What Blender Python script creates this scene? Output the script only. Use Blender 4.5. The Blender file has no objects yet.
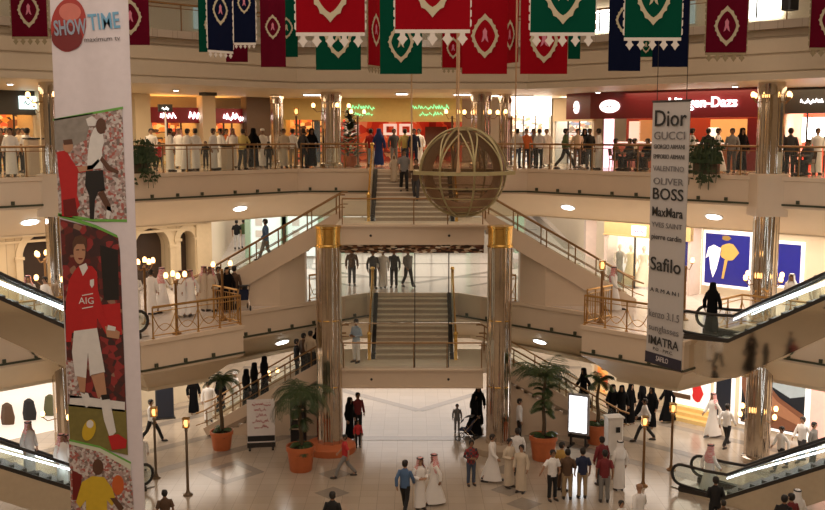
import bpy, math, random
from mathutils import Vector, Matrix
R = math.radians
rnd = random.Random(7)
sc = bpy.context.scene
COL = sc.collection
S2 = math.sqrt(2)
# ------------------------------------------------------------ camera numbers
CAMH, PITCH, F, CX, CY = 12.4, R(7), 1000.0, 412.5, 255.0
cp, sp = math.cos(PITCH), math.sin(PITCH)
GZ, MZ, UZ, TZ = 0.0, 5.4, 10.8, 16.2          # floor levels

def P(px, py, z):
    """point of the horizontal plane z under a sight line"""
    u, v = (px-CX)/F, (CY-py)/F
    Y, Z = cp+v*sp, v*cp-sp
    t = (z-CAMH)/Z
    return Vector((u*t, Y*t, z))
def PY(px, py, Yd):
    """point of the vertical plane Y = Yd"""
    u, v = (px-CX)/F, (CY-py)/F
    Y, Z = cp+v*sp, v*cp-sp
    t = Yd/Y
    return Vector((u*t, Yd, CAMH+Z*t))
def XD(px, Yd, z):
    return Vector(((px-CX)/F*(Yd*cp+(CAMH-z)*sp), Yd, z))
def SUM(px, S, z, ycap=None):
    """point where |X|+Y = S on a pixel column (the diagonal sides of the hall)"""
    u = (px-CX)/F
    k = (CAMH-z)*sp
    Y = (S-abs(u)*k)/(1+abs(u)*cp)
    if ycap is not None and Y > ycap: Y = ycap
    return Vector((u*(Y*cp+k), Y, z))
def D(s, n, side=1):
    """diagonal frame: s runs outward and to the viewer, n away from the hall's middle"""
    return ((n+s)/S2*side, (n-s)/S2)

# ------------------------------------------------------------ materials
MATS = {}
def mat(name, col, rough=.5, metal=0., emit=0., var=.08, scale=6., bump=0., spec=.5, ecol=None, alpha=1.):
    if name in MATS: return MATS[name]
    m = bpy.data.materials.new(name); m.use_nodes = True
    nt = m.node_tree; b = nt.nodes['Principled BSDF']
    c = (col[0], col[1], col[2], 1)
    tc = nt.nodes.new('ShaderNodeTexCoord')
    nz = nt.nodes.new('ShaderNodeTexNoise'); nz.inputs['Scale'].default_value = scale
    nz.inputs['Detail'].default_value = 3
    nt.links.new(tc.outputs['Object'], nz.inputs['Vector'])
    mx = nt.nodes.new('ShaderNodeMix'); mx.data_type = 'RGBA'
    mx.inputs[6].default_value = tuple(max(0, x*(1-var)) for x in c[:3])+(1,)
    mx.inputs[7].default_value = tuple(min(1, x*(1+var)) for x in c[:3])+(1,)
    nt.links.new(nz.outputs['Fac'], mx.inputs[0])
    nt.links.new(mx.outputs[2], b.inputs['Base Color'])
    b.inputs['Roughness'].default_value = rough; b.inputs['Metallic'].default_value = metal
    b.inputs['Specular IOR Level'].default_value = spec
    if emit:
        b.inputs['Emission Strength'].default_value = emit
        if ecol: b.inputs['Emission Color'].default_value = tuple(ecol)+(1,)
        else: nt.links.new(mx.outputs[2], b.inputs['Emission Color'])
    if bump:
        bp = nt.nodes.new('ShaderNodeBump'); bp.inputs['Strength'].default_value = bump
        nt.links.new(nz.outputs['Fac'], bp.inputs['Height']); nt.links.new(bp.outputs['Normal'], b.inputs['Normal'])
    MATS[name] = m
    return m
def glassmat(name, tint, opac, rough=.05):
    if name in MATS: return MATS[name]
    m = bpy.data.materials.new(name); m.use_nodes = True
    nt = m.node_tree; b = nt.nodes['Principled BSDF']
    b.inputs['Base Color'].default_value = tuple(tint)+(1,); b.inputs['Roughness'].default_value = rough
    tr = nt.nodes.new('ShaderNodeBsdfTransparent'); tr.inputs['Color'].default_value = tuple(.5+.5*t for t in tint)+(1,)
    fr = nt.nodes.new('ShaderNodeFresnel'); fr.inputs['IOR'].default_value = 1.35
    ad = nt.nodes.new('ShaderNodeMath'); ad.operation = 'ADD'; ad.inputs[1].default_value = opac; ad.use_clamp = True
    nt.links.new(fr.outputs[0], ad.inputs[0])
    mx = nt.nodes.new('ShaderNodeMixShader')
    nt.links.new(ad.outputs[0], mx.inputs[0]); nt.links.new(tr.outputs[0], mx.inputs[1]); nt.links.new(b.outputs[0], mx.inputs[2])
    nt.links.new(mx.outputs[0], nt.nodes['Material Output'].inputs['Surface'])
    MATS[name] = m
    return m
def tilemat(name, c1, c2, cm, size, rough, rot=0., mortar=.012):
    if name in MATS: return MATS[name]
    m = bpy.data.materials.new(name); m.use_nodes = True
    nt = m.node_tree; b = nt.nodes['Principled BSDF']
    tc = nt.nodes.new('ShaderNodeTexCoord'); mp = nt.nodes.new('ShaderNodeMapping')
    mp.inputs['Rotation'].default_value = (0, 0, rot)
    br = nt.nodes.new('ShaderNodeTexBrick'); br.offset = 0
    br.inputs['Color1'].default_value = tuple(c1)+(1,); br.inputs['Color2'].default_value = tuple(c2)+(1,)
    br.inputs['Mortar'].default_value = tuple(cm)+(1,)
    br.inputs['Scale'].default_value = 1.; br.inputs['Mortar Size'].default_value = mortar
    br.inputs['Brick Width'].default_value = size; br.inputs['Row Height'].default_value = size
    nt.links.new(tc.outputs['Object'], mp.inputs['Vector']); nt.links.new(mp.outputs[0], br.inputs['Vector'])
    nt.links.new(br.outputs['Color'], b.inputs['Base Color'])
    nz = nt.nodes.new('ShaderNodeTexNoise'); nz.inputs['Scale'].default_value = 1.5
    nt.links.new(tc.outputs['Object'], nz.inputs['Vector'])
    mr = nt.nodes.new('ShaderNodeMapRange'); mr.inputs['To Min'].default_value = rough*.7; mr.inputs['To Max'].default_value = rough*1.4
    nt.links.new(nz.outputs['Fac'], mr.inputs['Value']); nt.links.new(mr.outputs[0], b.inputs['Roughness'])
    MATS[name] = m
    return m
def voromat(name, stops, scale, emit=0., rough=.6, stretch=(1, 1, 1)):
    """mosaic of coloured patches: goods on shelves, a printed crowd"""
    if name in MATS: return MATS[name]
    m = bpy.data.materials.new(name); m.use_nodes = True
    nt = m.node_tree; b = nt.nodes['Principled BSDF']
    tc = nt.nodes.new('ShaderNodeTexCoord'); mp = nt.nodes.new('ShaderNodeMapping'); mp.inputs['Scale'].default_value = stretch
    vo = nt.nodes.new('ShaderNodeTexVoronoi'); vo.inputs['Scale'].default_value = scale
    se = nt.nodes.new('ShaderNodeSeparateColor'); cr = nt.nodes.new('ShaderNodeValToRGB')
    cr.color_ramp.interpolation = 'CONSTANT'
    for i, (p, c) in enumerate(stops):
        e = cr.color_ramp.elements[i] if i < 2 else cr.color_ramp.elements.new(p)
        e.position = p; e.color = tuple(c)+(1,)
    nt.links.new(tc.outputs['Object'], mp.inputs[0]); nt.links.new(mp.outputs[0], vo.inputs['Vector'])
    nt.links.new(vo.outputs['Color'], se.inputs[0]); nt.links.new(se.outputs[0], cr.inputs[0])
    nt.links.new(cr.outputs[0], b.inputs['Base Color']); b.inputs['Roughness'].default_value = rough
    if emit:
        nt.links.new(cr.outputs[0], b.inputs['Emission Color']); b.inputs['Emission Strength'].default_value = emit
    MATS[name] = m
    return m
def checkmat(name, c1, c2, scale):
    if name in MATS: return MATS[name]
    m = bpy.data.materials.new(name); m.use_nodes = True
    nt = m.node_tree; b = nt.nodes['Principled BSDF']
    tc = nt.nodes.new('ShaderNodeTexCoord'); ck = nt.nodes.new('ShaderNodeTexChecker')
    ck.inputs['Color1'].default_value = tuple(c1)+(1,); ck.inputs['Color2'].default_value = tuple(c2)+(1,); ck.inputs['Scale'].default_value = scale
    nt.links.new(tc.outputs['Object'], ck.inputs['Vector']); nt.links.new(ck.outputs['Color'], b.inputs['Base Color'])
    b.inputs['Roughness'].default_value = .8
    MATS[name] = m
    return m

BEIGE = mat('painted plaster beige', (.68, .54, .40), .45, var=.04, scale=2)
SOFFIT = mat('soffit plaster', (.74, .60, .41), .5, var=.04, scale=2)
CREAM = mat('cream plaster', (.74, .63, .46), .5, var=.04, scale=1.5)
STONE = tilemat('sandstone blocks', (.58, .45, .27), (.52, .40, .24), (.36, .27, .16), .55, .6)
OCHRE = mat('ochre panel', (.55, .40, .14), .5)
BURG = mat('burgundy panel', (.17, .012, .018), .35)
MAROON = mat('maroon sign panel', (.30, .015, .03), .4)
LINE = mat('dark green groove', (.05, .055, .03), .4)
CHROME = mat('polished steel', (.66, .58, .50), .09, 1., var=.15, scale=9)
MIRROR = mat('polished cladding', (.88, .82, .72), .05, 1., var=.03)
GOLD = mat('polished brass', (.80, .52, .16), .2, 1., var=.15)
BRONZE = mat('bronze rail', (.30, .17, .07), .35, .7)
DARKMET = mat('dark metal', (.05, .045, .04), .4, .5)
BLACK = mat('black', (.012, .012, .013), .5)
RUBBER = mat('handrail rubber', (.018, .017, .017), .4)
GLASS = glassmat('clear glass', (.94, .98, .96), .005)
GLASSG = glassmat('greenish glass', (.88, .95, .90), .02)
WHITEGLOW = mat('white light panel', (1, .97, .92), .5, emit=5., var=.0)
WARMGLOW = mat('warm lamp glow', (1, .55, .20), .5, emit=4.2, var=.0)
COOLGLOW = mat('handrail lighting', (.85, .92, 1.), .5, emit=5.5, var=.0)
WHITE = mat('white paint', (.80, .78, .74), .5)
GREENLT = mat('green lettering glow', (.25, .75, .35), .5, emit=1.0)
WHITELT = mat('white lettering glow', (1, .95, .95), .5, emit=2.6, var=0)
MARBLE = tilemat('marble floor', (.45, .375, .295), (.405, .335, .26), (.29, .24, .19), .6, .16, mortar=.008)
MARBLEW = tilemat('pale marble floor', (.70, .62, .55), (.66, .58, .51), (.5, .43, .37), .8, .14, mortar=.008)
GREYST = mat('grey stone band', (.27, .23, .19), .2, var=.15)
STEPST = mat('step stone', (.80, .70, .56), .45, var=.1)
STEPDK = mat('shaded step stone', (.42, .33, .24), .5, var=.1)  # risers toned darker than treads, overhead light put into the colour
TERRA = mat('terracotta', (.52, .14, .045), .6, var=.15)
LEAF = mat('palm leaf', (.045, .080, .022), .5, var=.4)
LEAFD = mat('dark leaf', (.03, .055, .018), .5, var=.4)
TRUNK = mat('palm trunk', (.10, .065, .035), .9, var=.3, bump=.5)
SOIL = mat('soil', (.04, .028, .018), .95)

# ------------------------------------------------------------ mesh builder
class MB:
    def __init__(s): s.v, s.f, s.mi = [], [], []
    def add(s, vs, fs, mi=0):
        o = len(s.v); s.v += [Vector(p) for p in vs]
        s.f += [tuple(i+o for i in f) for f in fs]; s.mi += [mi]*len(fs); return s
    def box(s, c, d, rz=0., mi=0):
        x, y, z = d[0]/2, d[1]/2, d[2]/2; ca, sa = math.cos(rz), math.sin(rz)
        vs = [(c[0]+a*x*ca-b*y*sa, c[1]+a*x*sa+b*y*ca, c[2]+e*z) for e in (-1, 1) for a, b in ((-1, -1), (1, -1), (1, 1), (-1, 1))]
        return s.add(vs, [(0, 3, 2, 1), (4, 5, 6, 7), (0, 1, 5, 4), (1, 2, 6, 5), (2, 3, 7, 6), (3, 0, 4, 7)], mi)
    def bbox(s, c, d, rz=0., bev=.02, mi=0):
        """box with chamfered vertical edges and top"""
        x, y, z = d[0]/2, d[1]/2, d[2]/2; ca, sa = math.cos(rz), math.sin(rz)
        rings = []
        for (zz, ins) in ((-z, 0), (z-bev, 0), (z, bev)):
            pts = []
            for a, b in ((-1, -1), (1, -1), (1, 1), (-1, 1)):
                for k in ((0, 1) if a*b > 0 else (1, 0)):
                    px = a*(x-ins-(bev if k == 0 else 0)); py = b*(y-ins-(bev if k == 1 else 0))
                    if a*b > 0: px, py = a*(x-ins-(bev if k == 1 else 0)), b*(y-ins-(bev if k == 0 else 0))
                    else: px, py = a*(x-ins-(bev if k == 0 else 0)), b*(y-ins-(bev if k == 1 else 0))
                    pts.append((px, py))
            pts.sort(key=lambda p: math.atan2(p[1]/y, p[0]/x))
            rings.append([(c[0]+p[0]*ca-p[1]*sa, c[1]+p[0]*sa+p[1]*ca, c[2]+zz) for p in pts])
        return s.rings(rings, mi)
    def rings(s, rings, mi=0, caps=True):
        n = len(rings[0]); vs = [p for r in rings for p in r]; fs = []
        for k in range(len(rings)-1):
            for i in range(n):
                j = (i+1) % n; fs.append((k*n+i, k*n+j, (k+1)*n+j, (k+1)*n+i))
        if caps: fs.append(tuple(range(n-1, -1, -1))); fs.append(tuple((len(rings)-1)*n+i for i in range(n)))
        return s.add(vs, fs, mi)
    def lathe(s, prof, c=(0, 0, 0), n=20, mi=0, sx=1., sy=1.):
        return s.rings([[(c[0]+r*sx*math.cos(2*math.pi*i/n), c[1]+r*sy*math.sin(2*math.pi*i/n), c[2]+z) for i in range(n)] for r, z in prof], mi)
    def tube(s, path, r, n=6, mi=0, closed=False):
        path = [Vector(p) for p in path]; m = len(path); rings = []
        rr = r if isinstance(r, (list, tuple)) else [r]*m
        up = None
        for k in range(m):
            if closed: t = path[(k+1) % m]-path[k-1]
            else: t = path[min(k+1, m-1)]-path[max(k-1, 0)]
            if t.length < 1e-9: t = Vector((0, 0, 1))
            t.normalize()
            if up is None:
                up = Vector((0, 0, 1)) if abs(t.z) < .9 else Vector((0, 1, 0))
            a = t.cross(up)
            if a.length < 1e-4: a = t.cross(Vector((1, 0, 0)))
            a.normalize(); b = a.cross(t).normalized(); up = b
            rings.append([path[k]+(a*math.cos(2*math.pi*i/n)+b*math.sin(2*math.pi*i/n))*rr[k] for i in range(n)])
        if closed: rings.append(rings[0]); return s.rings(rings, mi, caps=False)
        return s.rings(rings, mi)
    def flute(s, prof, c, nf=9, amp=.05, mi=0):
        n = nf*6
        return s.rings([[(c[0]+r*(1+amp*math.cos(nf*2*math.pi*i/n))*math.cos(2*math.pi*i/n), c[1]+r*(1+amp*math.cos(nf*2*math.pi*i/n))*math.sin(2*math.pi*i/n), c[2]+z) for i in range(n)] for r, z in prof], mi)
    def ball(s, c, r, n=10, m=6, mi=0):
        rr = r if isinstance(r, (list, tuple)) else (r, r, r)
        rings = []
        for k in range(m+1):
            a = -math.pi/2+math.pi*max(.04, min(.96, k/m)); q = math.cos(a)
            rings.append([(c[0]+rr[0]*q*math.cos(2*math.pi*i/n), c[1]+rr[1]*q*math.sin(2*math.pi*i/n), c[2]+rr[2]*math.sin(a)) for i in range(n)])
        return s.rings(rings, mi)
    def prism(s, pts, z0, z1, mi=0):
        n = len(pts)
        vs = [(p[0], p[1], z0) for p in pts]+[(p[0], p[1], z1) for p in pts]
        fs = [tuple(range(n-1, -1, -1)), tuple(range(n, 2*n))]+[(i, (i+1) % n, n+(i+1) % n, n+i) for i in range(n)]
        return s.add(vs, fs, mi)
    def plate(s, pts, off, mi=0):
        """closed 3D outline thickened by the vector off"""
        n = len(pts); off = Vector(off); pts = [Vector(p) for p in pts]
        vs = pts+[p+off for p in pts]
        fs = [tuple(range(n-1, -1, -1)), tuple(range(n, 2*n))]+[(i, (i+1) % n, n+(i+1) % n, n+i) for i in range(n)]
        return s.add(vs, fs, mi)
    def sheet(s, rows, mi=0):
        n = len(rows[0]); vs = [p for r in rows for p in r]
        fs = [(k*n+i, k*n+i+1, (k+1)*n+i+1, (k+1)*n+i) for k in range(len(rows)-1) for i in range(n-1)]
        return s.add(vs, fs, mi)
    def mesh(s, name, mats, smooth=False, fixn=True):
        me = bpy.data.meshes.new(name)
        me.from_pydata([tuple(p) for p in s.v], [], s.f)
        for m in (mats if isinstance(mats, (list, tuple)) else [mats]): me.materials.append(m)
        me.polygons.foreach_set('material_index', s.mi)
        if fixn:
            import bmesh
            bm = bmesh.new(); bm.from_mesh(me); bmesh.ops.recalc_face_normals(bm, faces=bm.faces); bm.to_mesh(me); bm.free()
        if smooth:
            me.polygons.foreach_set('use_smooth', [True]*len(me.polygons))
            try: me.set_sharp_from_angle(angle=R(smooth if smooth is not True else 40))
            except Exception: pass
        me.update(); return me
    def build(s, name, mats, parent=None, smooth=False, fixn=True):
        if parent is not None:
            q = Vector((0, 0, 0)); p = parent
            while p is not None: q = q+p.location; p = p.parent
            s.v = [v-q for v in s.v]
        o = bpy.data.objects.new(name, s.mesh(name, mats, smooth, fixn)); COL.objects.link(o)
        if parent is not None: o.parent = parent
        return o
    def solo(s, name, mats, label, cat, base, group=None, smooth=False):
        """a thing that is one mesh, its origin at its base"""
        base = Vector(base); s.v = [v-base for v in s.v]
        o = bpy.data.objects.new(name, s.mesh(name, mats, smooth)); COL.objects.link(o); o.location = base
        return tag(o, label, cat, group)

def tag(o, label=None, cat=None, group=None, kind=None):
    if label: o['label'] = label
    if cat: o['category'] = cat
    if group: o['group'] = group
    if kind: o['kind'] = kind
    return o
def thing(name, label, cat, loc=(0, 0, 0), rz=0., group=None):
    o = bpy.data.objects.new(name, None); COL.objects.link(o)
    o.empty_display_size = .2; o.location = loc; o.rotation_euler = (0, 0, rz)
    return tag(o, label, cat, group)
def struct(name, mb, mats, label=None, smooth=False):
    o = mb.build(name, mats, None, smooth); o['kind'] = 'structure'
    if label: o['label'] = label
    return o
def children(o): return CH.get(o.name, [])
def copy_tree(o, parent=None, label=None, group=None):
    c = o.copy(); COL.objects.link(c)
    if parent is not None: c.parent = parent
    if label: c['label'] = label
    if group: c['group'] = group
    for ch in [x for x in list(o.children)]: copy_tree(ch, c)
    return c
def text(body, size, name, m, parent, loc, rot=(R(90), 0, 0), align='CENTER', ext=.01, sx=1., bold=0.):
    cu = bpy.data.curves.new('t', 'FONT'); cu.body = body; cu.size = size; cu.align_x = align; cu.align_y = 'CENTER'
    cu.extrude = ext; cu.offset = bold; cu.resolution_u = 3
    to = bpy.data.objects.new('t', cu); COL.objects.link(to)
    bpy.context.view_layer.update()
    dg = bpy.context.evaluated_depsgraph_get()
    me = bpy.data.meshes.new_from_object(to.evaluated_get(dg))
    bpy.data.objects.remove(to); bpy.data.curves.remove(cu)
    me.materials.clear(); me.materials.append(m)
    o = bpy.data.objects.new(name, me); COL.objects.link(o)
    q = Vector((0, 0, 0)); p = parent
    while p is not None: q = q+p.location; p = p.parent
    o.parent = parent; o.location = Vector(loc)-q; o.rotation_euler = rot; o.scale = (sx, 1, 1)
    return o
def miter(poly, d):
    """offset an open plan polyline to its left by d"""
    out = []; n = len(poly)
    def nrm(a, b):
        t = Vector((b[0]-a[0], b[1]-a[1])).normalized(); return Vector((-t.y, t.x))
    for i in range(n):
        if i == 0: w = nrm(poly[0], poly[1])
        elif i == n-1: w = nrm(poly[-2], poly[-1])
        else:
            a, b = nrm(poly[i-1], poly[i]), nrm(poly[i], poly[i+1])
            w = (a+b); w = w/max(.3, (w.dot(a))) if w.length > 1e-6 else a
        out.append((poly[i][0]+w[0]*d, poly[i][1]+w[1]*d))
    return out
def mirror_poly(right):
    """right half from the middle outward -> whole front edge, left to right"""
    return [(-x, y) for x, y in reversed(right)]+list(right)
def loft(mb, poly, prof, mi=0):
    """open strip along a plan polyline: prof = [(offset, z)]"""
    rows = [[(p[0], p[1], z) for p in miter(poly, d)] for d, z in prof]
    return mb.sheet(rows, mi)
# ============================================================ the hall: floors, edges, ceilings, walls
# ground floor with its stone bands
def gband(mb, a, b, w, z=.004):
    a, b = Vector(a), Vector(b); t = (b-a).normalized(); q = Vector((-t.y, t.x))*w/2
    mb.add([(p.x, p.y, z) for p in (a-q, b-q, b+q, a+q)], [(0, 1, 2, 3)], 1)
def gdiamond(mb, c, rx, ry, w=None, z=.004):
    o = [(c[0]+rx, c[1], z), (c[0], c[1]+ry, z), (c[0]-rx, c[1], z), (c[0], c[1]-ry, z)]
    if w is None: mb.add(o, [(0, 1, 2, 3)], 1); return
    k = 1-w
    i = [(c[0]+rx*k, c[1], z), (c[0], c[1]+ry*k, z), (c[0]-rx*k, c[1], z), (c[0], c[1]-ry*k, z)]
    mb.add(o+i, [(a, (a+1) % 4, 4+(a+1) % 4, 4+a) for a in range(4)], 1)
g = MB(); g.prism([(-32, -4), (32, -4), (32, 92), (-32, 92)], -.3, 0)
for sd in (-1, 1):
    gband(g, (sd*12.5, 32.5), (sd*3.7, 41.3), .55)
    gband(g, (sd*16, 32.2), (sd*6, 42.2), .5, .005)
    gband(g, (sd*19, 33.3), (sd*7.3, 45.0), .5, .006)
    gband(g, (sd*14, 40.6), (sd*9, 45.6), .35, .005)
gband(g, (-4.4, 39.6), (4.4, 39.6), .55, .007)
gband(g, (-6.5, 50.2), (.3, 43.7), .45, .005); gband(g, (.3, 43.7), (6.5, 50.2), .45, .006)
gband(g, (-9, 52), (9, 52), .5, .008)
c = P(231, 472, 0); gdiamond(g, c, 1.25, 1.35, .38)
for px, py in ((335, 474), (332, 493), (372, 461), (507, 470), (508, 490), (524, 504), (462, 468), (285, 492), (575, 505), (445, 486)):
    c = P(px, py, 0)
    if px not in (372, 462, 285, 575, 445): gdiamond(g, c, .62, .62)
struct('floor', g, [MARBLE, GREYST])

# plan of the edges, right half from the middle outward
UPR = [(1.85, 43.55), (1.86, 44.5), (5.1, 44.5)]+[(5.1+(16.2-5.1)*k/4, 44.5-(16.2-5.1)*k/4) for k in range(1, 5)]
n0 = D(-8, 35.07); UPR += [(21, 28.6), (17.8, 25.4), (20, 23.2)]
MDR = [(1.9, 43.4), (2.0, 43.4), (7.8, 37.6), (6.2, 36.0), (9.15, 33.05), (12.2, 36.1), (20.3, 28.0), (17.2, 24.9), (19, 23.1)]
TPR = [(4.8, 42.4), (24, 23.2)]
UP, MD, TP = mirror_poly(UPR), mirror_poly(MDR), mirror_poly(TPR)
BACK_U = [(32, 23.2), (32, 60), (-32, 60), (-32, 23.2)]
BACK_M = [(32, 23.1), (32, 92), (-32, 92), (-32, 23.1)]
def slab(poly, back, z, t=.28): 
    m = MB(); m.prism(miter(poly, .04)+back, z-t, z); return m
g = slab(MD, BACK_M, MZ)
for sd in (-1, 1):
    gband(g, (sd*.1, 46.2), (sd*5.5, 51.6), .45, MZ+.004); gband(g, (sd*5.5, 51.6), (sd*7.5, 80), .5, MZ+.005); gband(g, (sd*2.5, 45.2), (sd*9.5, 52.2), .3, MZ+.006)
    gband(g, (sd*9, 40.2), (sd*16, 33.2), .4, MZ+.004); gband(g, (sd*9.5, 60), (sd*10.5, 90), .6, MZ+.004)
for y in (48.2, 53.2, 62, 72): gband(g, (-9, y), (9, y), .35, MZ+.007)
struct('floor', g, [MARBLEW, GREYST])
struct('floor', slab(UP, BACK_U, UZ), [MARBLE])
struct('floor', slab(TP, [(32, 23.2), (32, 70), (-32, 70), (-32, 23.2)], TZ), [MARBLE])

def fascia(poly, z, nm):
    """upright band under a floor edge, with a dark groove, then a soffit sloping back"""
    m = MB()
    loft(m, poly, [(.12, z+.001), (-.06, z+.001), (-.06, z-.14), (0, z-.16), (0, z-.98)])
    loft(m, poly, [(0, z-.98), (-.045, z-.98), (-.045, z-1.05), (0, z-1.05)], 1)
    loft(m, poly, [(0, z-1.05), (0, z-1.14)])
    for a, b in zip(poly[:-1], poly[1:]):      # small round studs over the groove
        a, b = Vector(a), Vector(b); L = (b-a).length; tt = (b-a)/max(L, .01); q = Vector((-tt.y, tt.x))
        for i in range(int(L/1.15)):
            p = a+tt*(.55+1.15*i)-q*.03; m.box((p.x, p.y, z-.9), (.11, .09, .13), math.atan2(tt.y, tt.x), 1)
    o = struct(nm, m, [BEIGE, LINE])
    return o
fascia(UP, UZ, 'trim_1'); fascia(MD, MZ, 'trim_2')
# soffits: the notches are left out, the slope follows the long sides
UPS = mirror_poly([(5.1, 44.5), (16.2, 33.4), (21, 28.6)])
MDS = mirror_poly([(2.0, 43.4), (7.8, 37.6)])
m = MB(); loft(m, UPS, [(0, UZ-1.14), (.35, UZ-1.35), (1.5, UZ-2.2), (1.62, UZ-2.22)]); struct('ceiling', m, [SOFFIT], smooth=True)
m = MB(); loft(m, [(-7.8, 37.6), (-2, 43.4), (2, 43.4), (7.8, 37.6)], [(0, MZ-1.14), (.35, MZ-1.35), (1.5, MZ-2.2), (1.62, MZ-2.21)]); struct('ceiling', m, [SOFFIT], smooth=True)
for sd in (-1, 1):
    pl = [(7.8, 37.6), (6.2, 36.0), (9.15, 33.05), (12.2, 36.1), (20.3, 28.0)]
    if sd < 0: pl = [(-x, y) for x, y in reversed(pl)]
    m = MB()
    # the projecting balcony: bottom tapers in to the ceiling
    rows = [[(p[0], p[1], MZ-1.14) for p in pl]]
    inn = [(8.6, 38.4), (7.7, 36.9), (9.6, 35.4), (12.6, 37.7), (21, 29.3)]
    if sd < 0: inn = [(-x, y) for x, y in reversed(inn)]
    mid = [((a[0]*.78+b[0]*.22), (a[1]*.78+b[1]*.22)) for a, b in zip(pl, inn)]
    rows += [[(p[0], p[1], MZ-1.34) for p in mid], [(p[0], p[1], MZ-2.2) for p in inn]]
    m.sheet(rows); struct('ceiling', m, [SOFFIT])
# ceilings
m = MB(); m.prism(miter(UPS, 1.5)+[(32, 30), (32, 92), (-32, 92), (-32, 30)], UZ-2.25, UZ-2.15); struct('ceiling', m, [CREAM])
GC = mirror_poly([(8.6, 38.4), (7.7, 36.9), (9.6, 35.4), (12.6, 37.7), (21, 29.3)])
m = MB(); m.prism([(-8.6, 38.4)]+miter([(-7.8, 37.6), (-2, 43.4), (2, 43.4), (7.8, 37.6)], 1.5)[1:3]+[(8.6, 38.4), (7.7, 36.9), (9.6, 35.4), (12.6, 37.7), (21, 29.3), (32, 29.3), (32, 92), (-32, 92), (-32, 29.3), (-21, 29.3), (-12.6, 37.7), (-9.6, 35.4), (-7.7, 36.9)], MZ-2.34, MZ-2.19); struct('ceiling', m, [CREAM])
m = MB(); m.prism(miter(TP, .04)+[(32, 23.2), (32, 60), (-32, 60), (-32, 23.2)], 14.2, 14.32); struct('ceiling', m, [CREAM])
# stepped cream bands of the floor above
m = MB(); loft(m, TP, [(0, 14.2), (0, 14.42), (.16, 14.46), (.16, 14.5), (.10, 14.5), (.10, 15.02), (.30, 15.06), (.30, 15.12), (.24, 15.12), (.24, 15.6), (.46, 15.64), (.46, 15.7), (.40, 15.7), (.40, 16.1), (.55, 16.14), (.55, 16.25), (.9, 16.25)])
struct('trim_3', m, [mat('band plaster', (.56, .46, .33), .5, var=.04)])
# top floor: ceiling, back wall with bright windows
m = MB(); m.prism(miter(TP, 1.2)+[(32, 23.2), (32, 70), (-32, 70), (-32, 23.2)], 19.6, 19.8); struct('ceiling', m, [CREAM])
m = MB(); loft(m, TP, [(1.2, 19.5), (1.2, 22.6)]); struct('trim_4', m, [CREAM])
m = MB(); m.prism([(-32, 4), (32, 4), (32, 70), (-32, 70)], 22.5, 22.8); struct('ceiling', m, [CREAM])
TW = [(-24, 32), (-6.5, 49.5), (6.5, 49.5), (24, 32)]
m = MB(); loft(m, TW, [(0, TZ), (0, 19.6), (.2, 19.6)]); struct('wall_top', m, [CREAM])
k = 0
for px, w in ((203, 1.0), (288, 1.0), (600, 1.2), (668, 2.6), (757, 2.0)):
    k += 1
    if abs((px-CX)) < 135: c = XD(px, 49.4, 17.6); rz = 0
    else: c = SUM(px, 55.8, 17.55); rz = R(-45) if px > CX else R(45)
    t = MB(); t.box((c.x, c.y, 17.5), (w, .06, .95), rz); t.box((c.x, c.y-.03, 17.5), (.06, .1, .95), rz, 1)
    o = struct('window_%d' % k, t, [WHITEGLOW if px in (600, 757) else mat('dim teal window', (.30, .38, .36), .2, emit=.35), DARKMET])
# walls of ground and middle floor on the diagonals
WS = 55.8
for sd, nm in ((-1, 'left'), (1, 'right')):
    m = MB()
    if sd > 0:
        m.add([(9.3*sd, WS-9.3, 0), (30*sd, WS-30, 0), (30*sd, WS-30, 8.62), (9.3*sd, WS-9.3, 8.62)], [(0, 1, 2, 3)])
        m.add([(9.3*sd, WS-9.3, 0), (11.5*sd, 92, 0), (11.5*sd, 92, 8.62), (9.3*sd, WS-9.3, 8.62)], [(0, 1, 2, 3)])
        struct('wall_right', m, [CREAM])
    else:
        m.add([(-9.6, WS-9.6, 0), (-30, WS-30, 0), (-30, WS-30, 3.1), (-9.6, WS-9.6, 3.1)], [(0, 1, 2, 3)])
        m.add([(-9.6, WS-9.6, 0), (-15, 92, 0), (-15, 92, 8.62), (-9.6, WS-9.6, 8.62)], [(0, 1, 2, 3)])
        struct('wall_left', m, [CREAM])
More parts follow.
